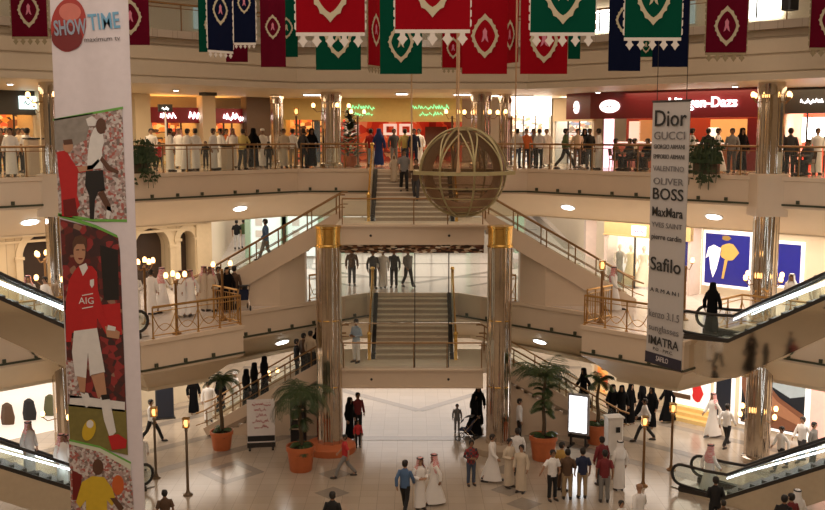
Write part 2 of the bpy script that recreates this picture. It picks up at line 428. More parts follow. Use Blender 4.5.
# sandstone wall with round arches on the left of the middle floor
def arch_wall():
    a0, b0 = Vector((-30, WS-30)), Vector((-9.6, WS-9.6)); L = (b0-a0).length; t = (b0-a0).normalized(); q = Vector((-t.y, t.x))
    def w(s, z, d=0): p = a0+t*s+q*d; return (p.x, p.y, z)
    cs = []
    for px, r, zt in ((45, .95, 7.35), (152, .88, 7.3), (187, .38, 7.55)):
        p = SUM(px, WS, 7); cs.append(((Vector((p.x, p.y))-a0).length, r, zt))
    m = MB(); x = 0.
    for s, r, zs in cs:
        m.add([w(x, MZ), w(s-r, MZ), w(s-r, 8.62), w(x, 8.62)], [(0, 1, 2, 3)])
        N = 14
        for i in range(N):
            q0, q1 = math.pi-math.pi*i/N, math.pi-math.pi*(i+1)/N
            s0, s1 = s+r*math.cos(q0), s+r*math.cos(q1); z0, z1 = zs+r*math.sin(q0), zs+r*math.sin(q1)
            m.add([w(s0, z0), w(s1, z1), w(s1, 8.62), w(s0, 8.62)], [(0, 1, 2, 3)])
            m.add([w(s0, z0), w(s1, z1), w(s1, z1, .7), w(s0, z0, .7)], [(0, 1, 2, 3)])
            k0, k1 = r+.28, r+.28
            m.add([w(s0, z0, -.07), w(s1, z1, -.07), w(s+k1*math.cos(q1), zs+k1*math.sin(q1), -.07), w(s+k0*math.cos(q0), zs+k0*math.sin(q0), -.07)], [(0, 1, 2, 3)], 1)
            m.add([w(s0, z0, -.07), w(s1, z1, -.07), w(s1, z1, 0), w(s0, z0, 0)], [(0, 1, 2, 3)], 1)
            m.add([w(s+k1*math.cos(q1), zs+k1*math.sin(q1), -.07), w(s+k0*math.cos(q0), zs+k0*math.sin(q0), -.07), w(s+k0*math.cos(q0), zs+k0*math.sin(q0), 0), w(s+k1*math.cos(q1), zs+k1*math.sin(q1), 0)], [(0, 1, 2, 3)], 1)
        for e in (-1, 1):
            m.add([w(s+e*r, MZ), w(s+e*r, zs), w(s+e*r, zs, .7), w(s+e*r, MZ, .7)], [(0, 1, 2, 3)])
            p = a0+t*(s+e*(r+.14)); m.box((p.x-q.x*.04, p.y-q.y*.04, MZ+(zs-MZ)/2), (.28, .12, zs-MZ), R(45), 1)
            m.box((p.x-q.x*.06, p.y-q.y*.06, zs), (.38, .2, .12), R(45), 1)
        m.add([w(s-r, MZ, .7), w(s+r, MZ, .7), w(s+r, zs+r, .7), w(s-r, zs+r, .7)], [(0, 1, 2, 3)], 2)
        x = s+r
    m.add([w(x, MZ), w(L, MZ), w(L, 8.62), w(x, 8.62)], [(0, 1, 2, 3)])
    for s in (1, L-.35, x+.6): 
        p = a0+t*s-q*.08; m.box((p.x, p.y, (MZ+8.62)/2), (.5, .2, 8.62-MZ), R(45), 1)
    # deep cornice
    for z, d, h in ((8.3, .18, .2), (8.02, .1, .1)):
        p = (a0+b0)/2-q*d/2; m.box((p.x, p.y, z), (L, d, h), R(45), 1)
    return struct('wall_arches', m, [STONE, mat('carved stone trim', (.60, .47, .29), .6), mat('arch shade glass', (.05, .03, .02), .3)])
arch_wall()
# end walls
m = MB(); m.add([(-30, 61, 0), (30, 61, 0), (30, 61, 3.1), (-30, 61, 3.1)], [(0, 1, 2, 3)]); struct('wall_back', m, [CREAM])
m = MB(); m.add([(-32, 91.8, MZ), (32, 91.8, MZ), (32, 91.8, 8.7), (-32, 91.8, 8.7)], [(0, 1, 2, 3)]); struct('wall_back', m, [mat('far wall', (.7, .62, .55), .5)])
# near side of the hall, behind the viewer
m = MB(); m.add([(-26, -5, 0), (26, -5, 0), (26, -5, 22.6), (-26, -5, 22.6)], [(0, 1, 2, 3)]); struct('wall_front', m, [CREAM])
for sd, nm in ((-1, 'left'), (1, 'right')):
    m = MB(); m.add([(sd*26, -5, 0), (sd*26, 23.5, 0), (sd*26, 23.5, 22.6), (sd*26, -5, 22.6)], [(0, 1, 2, 3)]); struct('wall_near_%s' % nm, m, [CREAM])
# upper back wall behind the shops
UW = [(-28, 35.4), (-8.7, 57.2), (8.7, 57.2), (28, 35.4)]
m = MB(); loft(m, UW, [(0, UZ), (0, 14.2)]); struct('wall_shops', m, [CREAM])

# ------------------------------------------------------------ portal landings in front of the stairs
def landing(z, label):
    t = thing('stair_landing', label, 'landing', (0, 40, z))
    m = MB(); m.prism([(-2.95, 38.3), (2.95, 38.3), (2.95, 41.75), (1.9, 41.75), (1.9, 39.95), (-1.9, 39.95), (-1.9, 41.75), (-2.95, 41.75)], z-.2, z)
    m.build('landing_floor', STEPST, t)
    m = MB(); m.box((0, 38.2, z-.37), (5.5, .2, .72)); m.box((0, 38.17, z-.03), (5.5, .3, .08)); m.box((0, 38.19, z-.72), (5.5, .26, .07))
    m.build('front_beam', BEIGE, t)
    if z > 5:
        m = MB(); m.box((0, 38.35, z-.92), (5.5, .12, .34)); m.build('painted_reflection_strip', voromat('painted sparkle reflection', [(0, (.05, .03, .02)), (.3, (.22, .10, .05)), (.5, (.62, .48, .32)), (.62, (.10, .04, .03)), (.8, (.35, .2, .12)), (.93, (.9, .8, .65))], 6, rough=.15, stretch=(1, 1, 3)), t)  # dark strip with bright flecks: reflections under the beam painted as colour
    m = MB(); m.box((0, 39.9, z-.35), (5.5, 3., .06)); m.build('underside', MIRROR if z > 5 else SOFFIT, t)
    for x in (-1.6, 1.4):
        m = MB(); m.lathe([(.05, 0), (.05, .02), (.03, .03)], (0, 0, 0), 10); 
        m.v = [Vector((x+v.x, 38.1-v.z, z-.4+v.y)) for v in m.v]; m.build('boss', DARKMET, t)
    # guard rail over the beam
    m = MB(); m.tube([(-2.7, 38.3, z+1.0), (2.7, 38.3, z+1.0)], .03, 8); m.build('guard_rail', BRONZE, t)
    for x in (-2.7, 0.05, 1.35, 2.7):
        m = MB(); m.tube([(x, 38.3, z), (x, 38.3, z+1.0)], .022, 6); m.build('guard_post', BRONZE, t)
    m = MB(); m.box((0, 38.3, z+.5), (5.3, .012, .84)); m.build('guard_glass', GLASS, t)
    return t
LZ1, LZ2 = 3.24, 8.87
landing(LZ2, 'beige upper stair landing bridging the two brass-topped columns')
landing(LZ1, 'beige lower stair landing between the column shafts, over the ground floor passage')
# glazed screen between the landings
t = thing('glass_screen', 'tall clear glass screen with thin mullions between lower and upper landing', 'glass screen', (0, 38.45, LZ1))
m = MB()
for a, b in ((-2.62, .07), (.11, 1.39), (1.43, 2.62)): m.box(((a+b)/2, 38.45, (LZ1+1.75+8.1)/2+.0), (b-a, .012, 8.1-LZ1-1.75))
m.build('pane', GLASS, t)
for x in (.09, 1.41): 
    m = MB(); m.box((x, 38.45, (LZ1+8.1)/2), (.035, .05, 8.1-LZ1)); m.build('mullion', DARKMET, t)
m = MB(); m.box((0, 38.45, LZ1+1.75), (5.3, .05, .05)); m.build('transom', CHROME, t)
# brass topped portal columns
def portal_column(x, label):
    t = thing('portal_column', label, 'column', (x, 38.0, 0))
    n = 28; 
    m = MB(); m.flute([(.455, .34), (.455, 8.05)], (x, 38, 0)); m.build('shaft', CHROME, t, smooth=True)
    m = MB(); m.lathe([(.50, 8.05), (.50, 8.12), (.47, 8.15), (.47, 8.75), (.5, 8.78), (.5, 8.86)], (x, 38, 0), n); m.build('capital', GOLD, t, smooth=True)
    m = MB(); m.lathe([(.98, 0), (1.0, .06), (1.0, .26), (.9, .34), (.5, .34), (.46, .36)], (x, 38, 0), n); m.build('plinth', TERRA if x < 0 else STEPDK, t, smooth=True)
    for z in (2.6, 5.2):
        m = MB(); m.lathe([(.465, z), (.475, z+.01), (.475, z+.04), (.465, z+.05)], (x, 38, 0), n); m.build('joint_ring', GOLD, t)
    for a in range(8):
        aa = 2*math.pi*a/8+.3
        m = MB(); m.tube([(x+.47*math.cos(aa), 38+.47*math.sin(aa), .36), (x+.47*math.cos(aa), 38+.47*math.sin(aa), 8.05)], .035, 6); m.build('reed', CHROME, t, smooth=True)
    return t
portal_column(-3.22, 'polished steel portal column with brass capital and red ring base, left of the stairs')
portal_column(3.35, 'polished steel portal column with brass capital, right of the stairs')

def lamp_ring(t, x, y, z, r, n=4, a0=.4):
    for k in range(n):
        a = a0+2*math.pi*k/n; cx, cy = x+(r+.42)*math.cos(a), y+(r+.42)*math.sin(a)
        m = MB(); m.tube([(x+r*math.cos(a), y+r*math.sin(a), z-.25), (x+(r+.25)*math.cos(a), y+(r+.25)*math.sin(a), z-.3), (cx, cy, z-.14)], .02, 6)
        m.lathe([(.03, -.16), (.07, -.13), (.08, -.10)], (cx, cy, z), 10); b = m.build('lamp_bracket', BRONZE, t)
        m = MB(); m.lathe([(.06, -.1), (.09, -.02), (.07, .07), (.02, .10)], (cx, cy, z), 10)
        m.build('lamp_shade', WARMGLOW, b, smooth=True)
def tall_column(x, y, z0, z1, r, label, cat='column', lamps=(), collar=None):
    t = thing('round_column', label, cat, (x, y, z0))
    m = MB(); m.flute([(r, z0), (r, z1)], (x, y, 0)); m.lathe([(r+.12, z0), (r+.12, z0+.2), (r+.03, z0+.26)], (x, y, 0), 28); m.build('shaft', CHROME, t, smooth=True)
    m = MB(); m.lathe([(r, z1-.45), (r+.06, z1-.43), (r+.06, z1-.02)], (x, y, 0), 28); m.build('capital', CHROME, t, smooth=True)
    for a in range(8):
        aa = 2*math.pi*a/8+.3; m = MB(); m.tube([(x+(r+.005)*math.cos(aa), y+(r+.005)*math.sin(aa), z0+.26), (x+(r+.005)*math.cos(aa), y+(r+.005)*math.sin(aa), z1-.45)], .03, 6); m.build('reed', CHROME, t, smooth=True)
    if collar:
        m = MB(); m.bbox((x, y, (collar[0]+collar[1])/2), (1.15, 1.15, collar[1]-collar[0]), R(45)*0, .05); m.build('collar', BEIGE, t)
    for z in lamps: lamp_ring(t, x, y, z, r)
    return t
for sd in (1, -1):
    tall_column(13.05*sd, 36.75, 0, 14.2, .44, 'tall polished steel column rising through all floors behind the right escalators' if sd > 0 else 'tall polished steel column at the far left, mostly behind the football banner', lamps=(1.95, 7.1, 13.75), collar=(9.35, 10.9))
tall_column(-3.67, 45.6, UZ, 14.2, .42, 'polished steel column on the upper floor at the left of the top stair', lamps=(13.6,))
tall_column(3.1, 45.6, UZ, 14.2, .42, 'polished steel column on the upper floor behind the hanging globe', lamps=(13.3,))
c = XD(277, 48.5, 13); tall_column(c.x, c.y, UZ, 14.2, .27, 'slim polished column before the ochre shopfront on the upper left', lamps=())
c = XD(505, 48, 13); tall_column(c.x, c.y, UZ, 14.2, .27, 'slim polished column right of the globe on the upper floor', lamps=())

# ------------------------------------------------------------ stairs
def stair_side(side, z_lo, z_hi, x_lo, n, y0, y1, label):
    """flight from the landing (|x|=2.95, z_hi) down and outward to |x|=x_lo"""
    t = thing('stair_flight', label, 'stairs', (side*x_lo, (y0+y1)/2, z_lo))
    rise, run = (z_hi-z_lo)/n, (x_lo-2.95)/(n-1)
    m = MB()
    for i in range(n-1):
        xa = x_lo-run*(i+1); z = z_lo+rise*(i+1)
        zb = max(z_lo, z-rise*2.2)
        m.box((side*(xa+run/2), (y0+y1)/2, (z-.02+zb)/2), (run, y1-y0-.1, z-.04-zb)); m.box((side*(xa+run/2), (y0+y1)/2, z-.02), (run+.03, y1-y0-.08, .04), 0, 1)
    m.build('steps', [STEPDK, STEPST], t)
    sl = (z_hi-z_lo)/(x_lo-2.95)
    for y, yy in ((y0, -.06), (y1, .06)):
        m = MB()
        lo = z_lo-.0
        pts = [(side*x_lo, y, lo), (side*(x_lo+.15), y, lo+.32), (side*2.95, y, z_hi+.35), (side*2.95, y, z_hi-.42)]
        if z_lo > 1: pts = [(side*(x_lo+.15), y, lo), (side*(x_lo+.15), y, lo+.3), (side*2.95, y, z_hi+.32), (side*2.95, y, z_hi-.45), (side*(x_lo-.75), y, lo)]
        m.plate(pts, (0, yy, 0)); m.build('stringer', BEIGE, t)
    for y in (y0+.02, y1-.02):
        for dz, r in ((1.05, .035), (.55, .02)):
            m = MB(); m.tube([(side*(x_lo+.45), y, z_lo+dz-.12), (side*(x_lo+.1), y, z_lo+dz), (side*2.95, y, z_hi+dz), (side*2.7, y, z_hi+dz)], r, 8); m.build('handrail', BRONZE, t, smooth=True)
        for i in range(6):
            x = 3.05+(x_lo-3.05)*i/5; z = z_hi-(x-2.95)*sl
            m = MB(); m.tube([(side*x, y, z), (side*x, y, z+1.05)], .028, 6); m.build('baluster', BRONZE, t)
        m = MB(); q = [(side*3.05, y, z_hi+.33), (side*x_lo, y, z_lo+.33), (side*x_lo, y, z_lo+.95), (side*3.05, y, z_hi+.95)]
        m.plate(q, (0, .01, 0)); m.build('rail_glass', GLASS, t)
    return t
stair_side(-1, MZ, LZ2, 8.9, 20, 39.95, 41.75, 'upper left stair flight rising from the middle floor to the upper landing')
stair_side(1, MZ, LZ2, 8.9, 20, 39.95, 41.75, 'upper right stair flight with bronze rail descending behind the globe side')
stair_side(-1, GZ, LZ1, 8.45, 18, 39.95, 41.75, 'lower left stair flight behind the white notice board and palms')
stair_side(1, GZ, LZ1, 8.45, 18, 39.95, 41.75, 'lower right stair flight behind the big potted palm')
for sd, nm in ((-1, 'left'), (1, 'right')):
    # closed spandrel under the upper flights, standing on the floor edge
    m = MB()
    def und(x): return LZ2-.45-(x-2.95)*(LZ2-MZ)/(8.9-2.95)*1.0
    a = [(4.45, 40.95), (5.38, 40.02), (5.38, 40.02), (8.1, 40.02)]
    m.add([(sd*4.45, 40.95, MZ-.2), (sd*5.38, 40.02, MZ-.2), (sd*5.38, 40.02, und(5.38)), (sd*4.45, 40.95, und(4.45))], [(0, 1, 2, 3)])
    m.add([(sd*5.38, 40.02, MZ-.2), (sd*8.0, 40.02, MZ-.2), (sd*8.0, 40.02, und(8.0)), (sd*5.38, 40.02, und(5.38))], [(0, 1, 2, 3)])
    m.add([(sd*4.45, 40.95, MZ-.2), (sd*4.45, 41.7, MZ-.2), (sd*4.45, 41.7, und(4.45)), (sd*4.45, 40.95, und(4.45))], [(0, 1, 2, 3)])
    struct('wall_stair_%s' % nm, m, [BEIGE])
    # closed wall under the lower flights
    m = MB(); m.add([(sd*3.4, 40.0, 0), (sd*7.9, 40.0, 0), (sd*3.4, 40.0, 2.55)], [(0, 1, 2)]); struct('wall_ramp_%s' % nm, m, [BEIGE])
def stair_mid(z_lo, z_hi, n, y0, y1, label):
    t = thing('stair_flight', label, 'stairs', (0, y0, z_lo))
    rise, run = (z_hi-z_lo)/n, (y1-y0)/(n-1); m = MB()
    for i in range(n-1):
        z = z_lo+rise*(i+1); ya = y0+run*i
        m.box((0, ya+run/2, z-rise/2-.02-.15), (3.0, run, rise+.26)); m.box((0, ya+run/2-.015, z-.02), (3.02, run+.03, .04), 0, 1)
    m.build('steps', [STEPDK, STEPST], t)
    for sd in (-1, 1):
        m = MB(); m.plate([(sd*1.68, y0-.15, z_lo), (sd*1.68, y1, z_hi-.35), (sd*1.68, y1, z_hi+.02), (sd*1.68, y0+.1, z_lo+.25), (sd*1.68, y0-.15, z_lo+.25)], (-sd*.17, 0, 0)); m.build('stringer', BLACK, t)
        m = MB(); m.plate([(sd*1.80, y0-.15, z_lo), (sd*1.80, y1, z_hi-.35), (sd*1.80, y1, z_hi+.9), (sd*1.80, y0-.15, z_lo+.9)], (-sd*.1, 0, 0)); m.build('balustrade_panel', CREAM if z_lo > 5 else GLASSG, t)
        m = MB(); m.tube([(sd*1.75, y0-.2, z_lo+.98), (sd*1.75, y1+.1, z_hi+.98)], .045, 8); m.build('handrail', GOLD, t, smooth=True)
        for y, z in ((y0-.2, z_lo), (y1+.06, z_hi)):
            m = MB(); m.box((sd*1.75, y, z+.52), (.13, .11, 1.04)); m.lathe([(.09, 1.04), (.1, 1.08), (.05, 1.16)], (sd*1.75, y, z), 10); m.build('newel_post', GOLD, t)
    return t
stair_mid(LZ2, UZ, 11, 39.95, 43.5, 'central top stair flight climbing to the upper floor behind the globe')
stair_mid(LZ1, MZ, 12, 39.95, 43.35, 'central lower stair flight with dark stringers inside the portal')
# ============================================================ railings
def railing(label, pts, z, h=1.08, step=1.1, style='glass', group=None):
    t = thing('railing', label, 'railing', (pts[0][0], pts[0][1], z), 0, group)
    met = BRONZE if style == 'glass' else mat('golden bronze rail', (.52, .30, .10), .3, .8)
    path = [(p[0], p[1], z+h) for p in pts]
    m = MB(); m.tube(path, .042, 8); m.build('top_rail', met, t, smooth=True)
    m = MB(); m.tube([(p[0], p[1], z+h-.16) for p in pts], .018, 6); m.build('second_rail', met, t)
    if style != 'glass':
        m = MB(); m.tube([(p[0], p[1], z+.1) for p in pts], .02, 6); m.build('bottom_rail', met, t)
    for a, b in zip(pts[:-1], pts[1:]):
        a, b = Vector(a), Vector(b); L = (b-a).length; n = max(1, round(L/step)); tt = (b-a)/n
        for i in range(n+(1 if b == Vector(pts[-1]) else 0)):
            p = a+tt*i; m = MB(); m.lathe([(.06, 0), (.06, .03), (.028, .05), (.028, h-.05), (.036, h)], (p.x, p.y, z), 8); m.build('post', met, t)
        rz = math.atan2(tt.y, tt.x)
        if style == 'glass':
            m = MB()
            for i in range(n):
                c = a+tt*(i+.5); m.box((c.x, c.y, z+.48), (tt.length-.08, .012, .8), rz)
            m.build('glass_panels', GLASS, t)
        elif style == 'swag':
            for i in range(n):
                p, q = a+tt*i, a+tt*(i+1); m = MB()
                m.tube([(p.x+(q.x-p.x)*k/10, p.y+(q.y-p.y)*k/10, z+.85-.62*(1-(k/5-1)**2)) for k in range(11)], .016, 5)
                m.tube([(p.x+(q.x-p.x)*k/10, p.y+(q.y-p.y)*k/10, z+.12+.35*(1-(k/5-1)**2)) for k in range(11)], .012, 5)
                m.build('swag', met, t)
        elif style == 'bars':
            m = MB()
            for i in range(int(L/.14)):
                p = a+(b-a)*((i+.5)/int(L/.14)); m.tube([(p.x, p.y, z+.1), (p.x, p.y, z+h-.16)], .012, 5)
            m.build('bars', met, t)
    return t
ins = miter(UPR, .14)
def inU(x0, x1):  # along the upper diagonal
    return lambda sd: [(sd*x0, 49.6+.2-x0), (sd*x1, 49.6+.2-x1)]
for sd, w in ((-1, 'left'), (1, 'right')):
    o = 'glass and bronze railing along the upper floor edge, long diagonal stretch on the %s' % w
    railing(o, inU(5.2, 16.2)(sd), UZ)
    railing('short glass and bronze railing between the %s upper column and the top stair' % w, [(sd*4.95, 44.62), (sd*2.0, 44.62)], UZ)
    railing('brass railing with looped swags on the projecting %s middle balcony' % w, [(sd*6.3, 36.08), (sd*8.85, 33.53)], MZ, style='swag', step=.9)
    railing('short tall brass railing closing the end of the %s middle balcony' % w, [(sd*6.42, 36.3), (sd*7.55, 37.43)], MZ, 1.25, style='bars', step=.6)
    railing('short brass railing in the gap of the %s stair wall' % w, [(sd*3.5, 42.05), (sd*4.3, 41.25)], MZ, style='swag', step=.6)
    railing('brass railing on the middle floor behind the %s escalator' % w, [(sd*10.6, 34.75), (sd*12.1, 36.25), (sd*16, 32.35)], MZ, style='swag', step=1.)
    railing('railing on the top floor edge above the %s upper shops' % w, [(sd*.2, 43.45), (sd*4.9, 43.45), (sd*18, 30.35)], TZ, step=1.4)

# ============================================================ escalators
def escalator(sd, z0, label):
    n0, n1, s0, H = 30.3, 31.6, -15.5, 5.4
    tn = math.tan(R(30)); s1 = s0+H/tn
    def W(s, n, z): x, y = D(s, n, sd); return (x, y, z)
    bx, by = D(-16.5, 30.95, sd)
    t = thing('escalator', label, 'escalator', (bx, by, z0))
    def zz(s, off):   # the step line
        return z0+off+max(0, min(H, (s-s0)*tn))
    def plate(pts, n, th): return [W(s, n, z) for s, z in pts], Vector(W(0, n+th, 0))-Vector(W(0, n, 0))
    # truss
    lo = -1.05 if z0 > 1 else 0.
    prof = [(-17.1, z0+.02), (s0, z0+.12), (s1, z0+H+.12), (s1+1, z0+H+.12), (s1+1, z0+H-.95), (s1-.3, z0+H-.95)]
    if z0 > 1: prof += [(s0+.3, z0-1.02), (s0-.6, z0-1.16), (-16.6, z0-1.12), (-17.1, z0-.9)]
    else: prof += [(s0+1.7, z0+.01), (-17.1, z0+.01)]
    m = MB(); p, o = plate(prof, n0-.12, n1-n0+.24); m.plate(p, o); m.build('truss', MIRROR if z0 > 1 else mat('cream cladding', (.60, .50, .36), .2, .3), t)
    m = MB()
    for k in range(int((s1-s0)/.4)):
        a = s0+.4*k; p, o = plate([(a, zz(a, .1)), (a+.4, zz(a, .1)), (a+.4, zz(a+.4, .14)), (a, zz(a+.4, .14))], n0+.2, n1-n0-.4); m.plate(p, o)
    m.build('steps', mat('escalator step', (.12, .11, .11), .5, .6), t)
    p, o = plate([(-17.6, z0+.005), (s0+.1, z0+.005), (s0+.1, z0+.15), (-16.4, z0+.06), (-17.6, z0+.03)], n0+.15, n1-n0-.3); m = MB(); m.plate(p, o); m.build('comb_plate', mat('comb plate steel', (.35, .33, .30), .35, .9), t)
    for nn in (n0, n1):
        N = 8; c = (-17.1, z0+.60); r = .36
        arc = [(c[0]-r*math.sin(math.pi*k/N), c[1]-r*math.cos(math.pi*k/N)) for k in range(N+1)]
        top = [(s0-.7, z0+.96), (s0+.1, z0+1.02), (s0+.8, zz(s0+.8, .98)), (s1-.5, zz(s1-.5, .98)), (s1+1, z0+H+.98)]
        low = [(s0-.2, z0+.20), (-16.6, z0+.22)]
        m = MB(); m.tube([W(s, nn, z) for s, z in low+arc+top], .055, 8); m.build('handrail', RUBBER, t, smooth=True)
        g = [(s0, z0+.25)]+[(-17.1, z0+.25)]+[(c[0]-.3*math.sin(math.pi*k/N), c[1]-.3*math.cos(math.pi*k/N)) for k in range(N+1)]+[(s0, z0+.94), (s0+.8, zz(s0+.8, .9)), (s1, zz(s1, .9)), (s1, zz(s1, .22)), (s0+.3, zz(s0+.3, .22))]
        p, o = plate(g, nn, .012); m = MB(); m.plate(p, o); m.build('glass_balustrade', GLASSG, t)
        p, o = plate([(-17.15, z0+.02), (s0, z0+.02), (s1, z0+H+.02), (s1+1, z0+H+.02), (s1+1, z0+H+.26), (s1, z0+H+.26), (s0, z0+.26), (-17.15, z0+.2)], nn-.1, .2); m = MB(); m.plate(p, o); m.build('skirt', DARKMET, t)
        p, o = plate([(s0+.1, z0+.92), (s0+.8, zz(s0+.8, .87)), (s1+1, zz(s1+1, .87)), (s1+1, zz(s1+1, .82)), (s0+.8, zz(s0+.8, .82)), (s0+.1, z0+.88)], nn-.025, .05); m = MB(); m.plate(p, o); m.build('light_strip', COOLGLOW, t)
    return t
escalator(1, GZ, 'lower right escalator rising from the ground floor with lit handrails')
escalator(1, MZ, 'upper right escalator with polished cladding rising from the middle floor')
escalator(-1, GZ, 'lower left escalator, partly behind the football banner')
escalator(-1, MZ, 'upper left escalator, polished, rising out of the picture on the left')

# ============================================================ lamp posts
def lamp_post(p, h, label, heads=1, group=None):
    t = thing('lamp_post', label, 'lamp', p, 0, group); x, y, z = p
    m = MB(); m.lathe([(.17, 0), (.17, .04), (.08, .09), (.05, .2), (.045, h-.5), (.07, h-.47), (.05, h-.4)], (x, y, z), 12); m.build('pole', BRONZE if h < 2.6 else mat('grey bronze pole', (.22, .17, .12), .3, .8), t, smooth=True)
    if heads == 1:
        m = MB(); m.box((x, y, z+h-.34), (.21, .21, .04)); m.box((x, y, z+h-.04), (.23, .23, .04))
        for a in (-1, 1):
            for b in (-1, 1): m.box((x+a*.09, y+b*.09, z+h-.19), (.025, .025, .28))
        fr = m.build('lantern_frame', GOLD, t)
        m = MB(); m.lathe([(.05, -.32), (.08, -.2), (.05, -.08)], (x, y, z+h), 10); m.build('lamp_shade', mat('dim amber lamp', (1, .50, .16), .5, emit=1.8, var=0), fr, smooth=True)
    else:
        for k in range(heads):
            a = 2*math.pi*k/heads+.5; cx, cy = x+.33*math.cos(a), y+.33*math.sin(a)
            m = MB(); m.tube([(x, y, z+h-.5), (x+.2*math.cos(a), y+.2*math.sin(a), z+h-.55), (cx, cy, z+h-.34)], .018, 6); m.lathe([(.04, -.34), (.1, -.3)], (cx, cy, z+h), 8); ab = m.build('arm', BRONZE, t)
            m = MB(); m.lathe([(.06, -.3), (.085, -.22), (.06, -.13), (.02, -.10)], (cx, cy, z+h), 8); m.build('lamp_shade', WARMGLOW, ab, smooth=True)
    return t
lamp_post(P(188, 495, 0), 2.75, 'tall lamp post with square gold lantern standing beside the grey floor diamond')
lamp_post(P(156, 478, 0), 2.65, 'lamp post just right of the football banner, behind the square gold lantern post', 1)
lamp_post(P(643, 486, 0), 2.55, 'slim lamp post on the open floor left of the lower right escalator')
lamp_post(P(671, 470, 0), 2.55, 'slim lamp post standing right by the lower right escalator handrail end')
lamp_post(P(271, 418, 0), 2.3, 'lamp post with clustered shades above the white notice board', 3)
c = SUM(177, 42.6, MZ); lamp_post((c.x, c.y, MZ), 2.3, 'brass lamp post on the left balcony railing in front of thobed walkers', 4)
c = SUM(146, 46.0, MZ); lamp_post((c.x, c.y, MZ), 2.55, 'branched lamp post beside the big arch, next to the football banner', 5)
c = SUM(601, 43.4, MZ); lamp_post((c.x, c.y, MZ), 2.35, 'brass lantern post at the inner end of the right middle balcony', 1)
c = SUM(223, 44.0, MZ); lamp_post((c.x, c.y, MZ), 2.35, 'lamp post at the left balcony end between two dark clothed men', 2)
c = SUM(47, 53.2, MZ); lamp_post((c.x, c.y, MZ), 2.5, 'branched lamp post before the far left arch', 5)
for px, lab in ((297, 'square lamp on a bronze post before the ochre upper shopfront'), (358, 'lamp post left of the decorated green tree on the upper floor'), (452, 'lamp post seen just left above the globe'), (511, 'lamp post right of the globe on the upper floor')):
    c = XD(px, 46.6, UZ); lamp_post(c, 2.75, lab, 1 if px == 297 else 2)
c = SUM(684, 47.2, MZ); lamp_post((c.x, c.y, MZ), 2.45, 'lamp post beside the right hanging brand banner on the middle floor', 2)
c = SUM(46, 53, UZ); lamp_post((c.x, c.y, UZ), 2.9, 'lamp cluster beside the far left shop sign on the upper floor', 4)

# ============================================================ hanging globe
gx, gy, gz = 1.72, 34., 11.06
t = thing('hanging_globe', 'large bronze ribbed globe hanging on four cables before the top stairs', 'ornament', (gx, gy, gz-1.5))
GREENB = mat('verdigris bronze', (.42, .36, .19), .4, .6); 
BROWNG = glassmat('brown mesh shell', (.46, .32, .20), .07, .3)
m = MB(); m.ball((gx, gy, gz), 1.42, 32, 18); m.build('inner_shell', BROWNG, t, smooth=True)
m = MB()
m.rings([[(gx+r*math.cos(2*math.pi*(i+.5)/8), gy+r*math.sin(2*math.pi*(i+.5)/8), gz+z) for i in range(8)] for r, z in ((1.62, -.06), (1.84, -.06), (1.84, .06), (1.62, .06), (1.62, -.06))], caps=False); m.build('ring', GREENB, t)
for k in range(8):
    a = 2*math.pi*(k+.25)/8; m = MB()
    m.tube([(gx+1.5*math.cos(a)*math.cos(e), gy+1.5*math.sin(a)*math.cos(e), gz+1.5*math.sin(e)) for e in [R(-88+176*i/24) for i in range(25)]], .035, 6); m.build('rib', GREENB, t, smooth=True)
for k in range(8):
    a = 2*math.pi*(k+.25)/8; b = a+2*math.pi/8; m = MB()   # pointed gothic arches of the upper half
    for s, e2 in ((a, (a+b)/2), (b, (a+b)/2)):
        m.tube([(gx+1.47*math.cos(s+(e2-s)*q**2)*math.cos(e), gy+1.47*math.sin(s+(e2-s)*q**2)*math.cos(e), gz+1.47*math.sin(e)) for q, e in [(i/10, R(2+60*i/10)) for i in range(11)]], .03, 6)
    m.build('arch_rib', GREENB, t, smooth=True)
for e in (-20, -35, -50, -64, -76, 72):
    r = 1.48*math.cos(R(e)); m = MB(); m.tube([(gx+r*math.cos(2*math.pi*i/28), gy+r*math.sin(2*math.pi*i/28), gz+1.48*math.sin(R(e))) for i in range(28)], .022, 5, closed=True); m.build('hoop', GREENB, t, smooth=True)
m = MB(); m.lathe([(.3, -1.52), (.45, -1.46), (.4, -1.4)], (gx, gy, gz), 16); m.build('bottom_cap', GREENB, t)
m = MB(); m.lathe([(.3, 1.4), (.42, 1.44), (.2, 1.52)], (gx, gy, gz), 16); m.build('top_cap', GREENB, t)
CABLE = mat('pale gold cable', (.62, .42, .24), .4, .3)
for a in (0, 95, 180, 262):
    x, y = gx+1.75*math.cos(R(a)), gy+1.75*math.sin(R(a)); m = MB(); m.tube([(x, y, gz+.05), (x, y, 22.5)], .028, 6); m.lathe([(.075, .05), (.05, .3), (.03, .55)], (x, y, gz), 8); m.build('cable', CABLE, t)

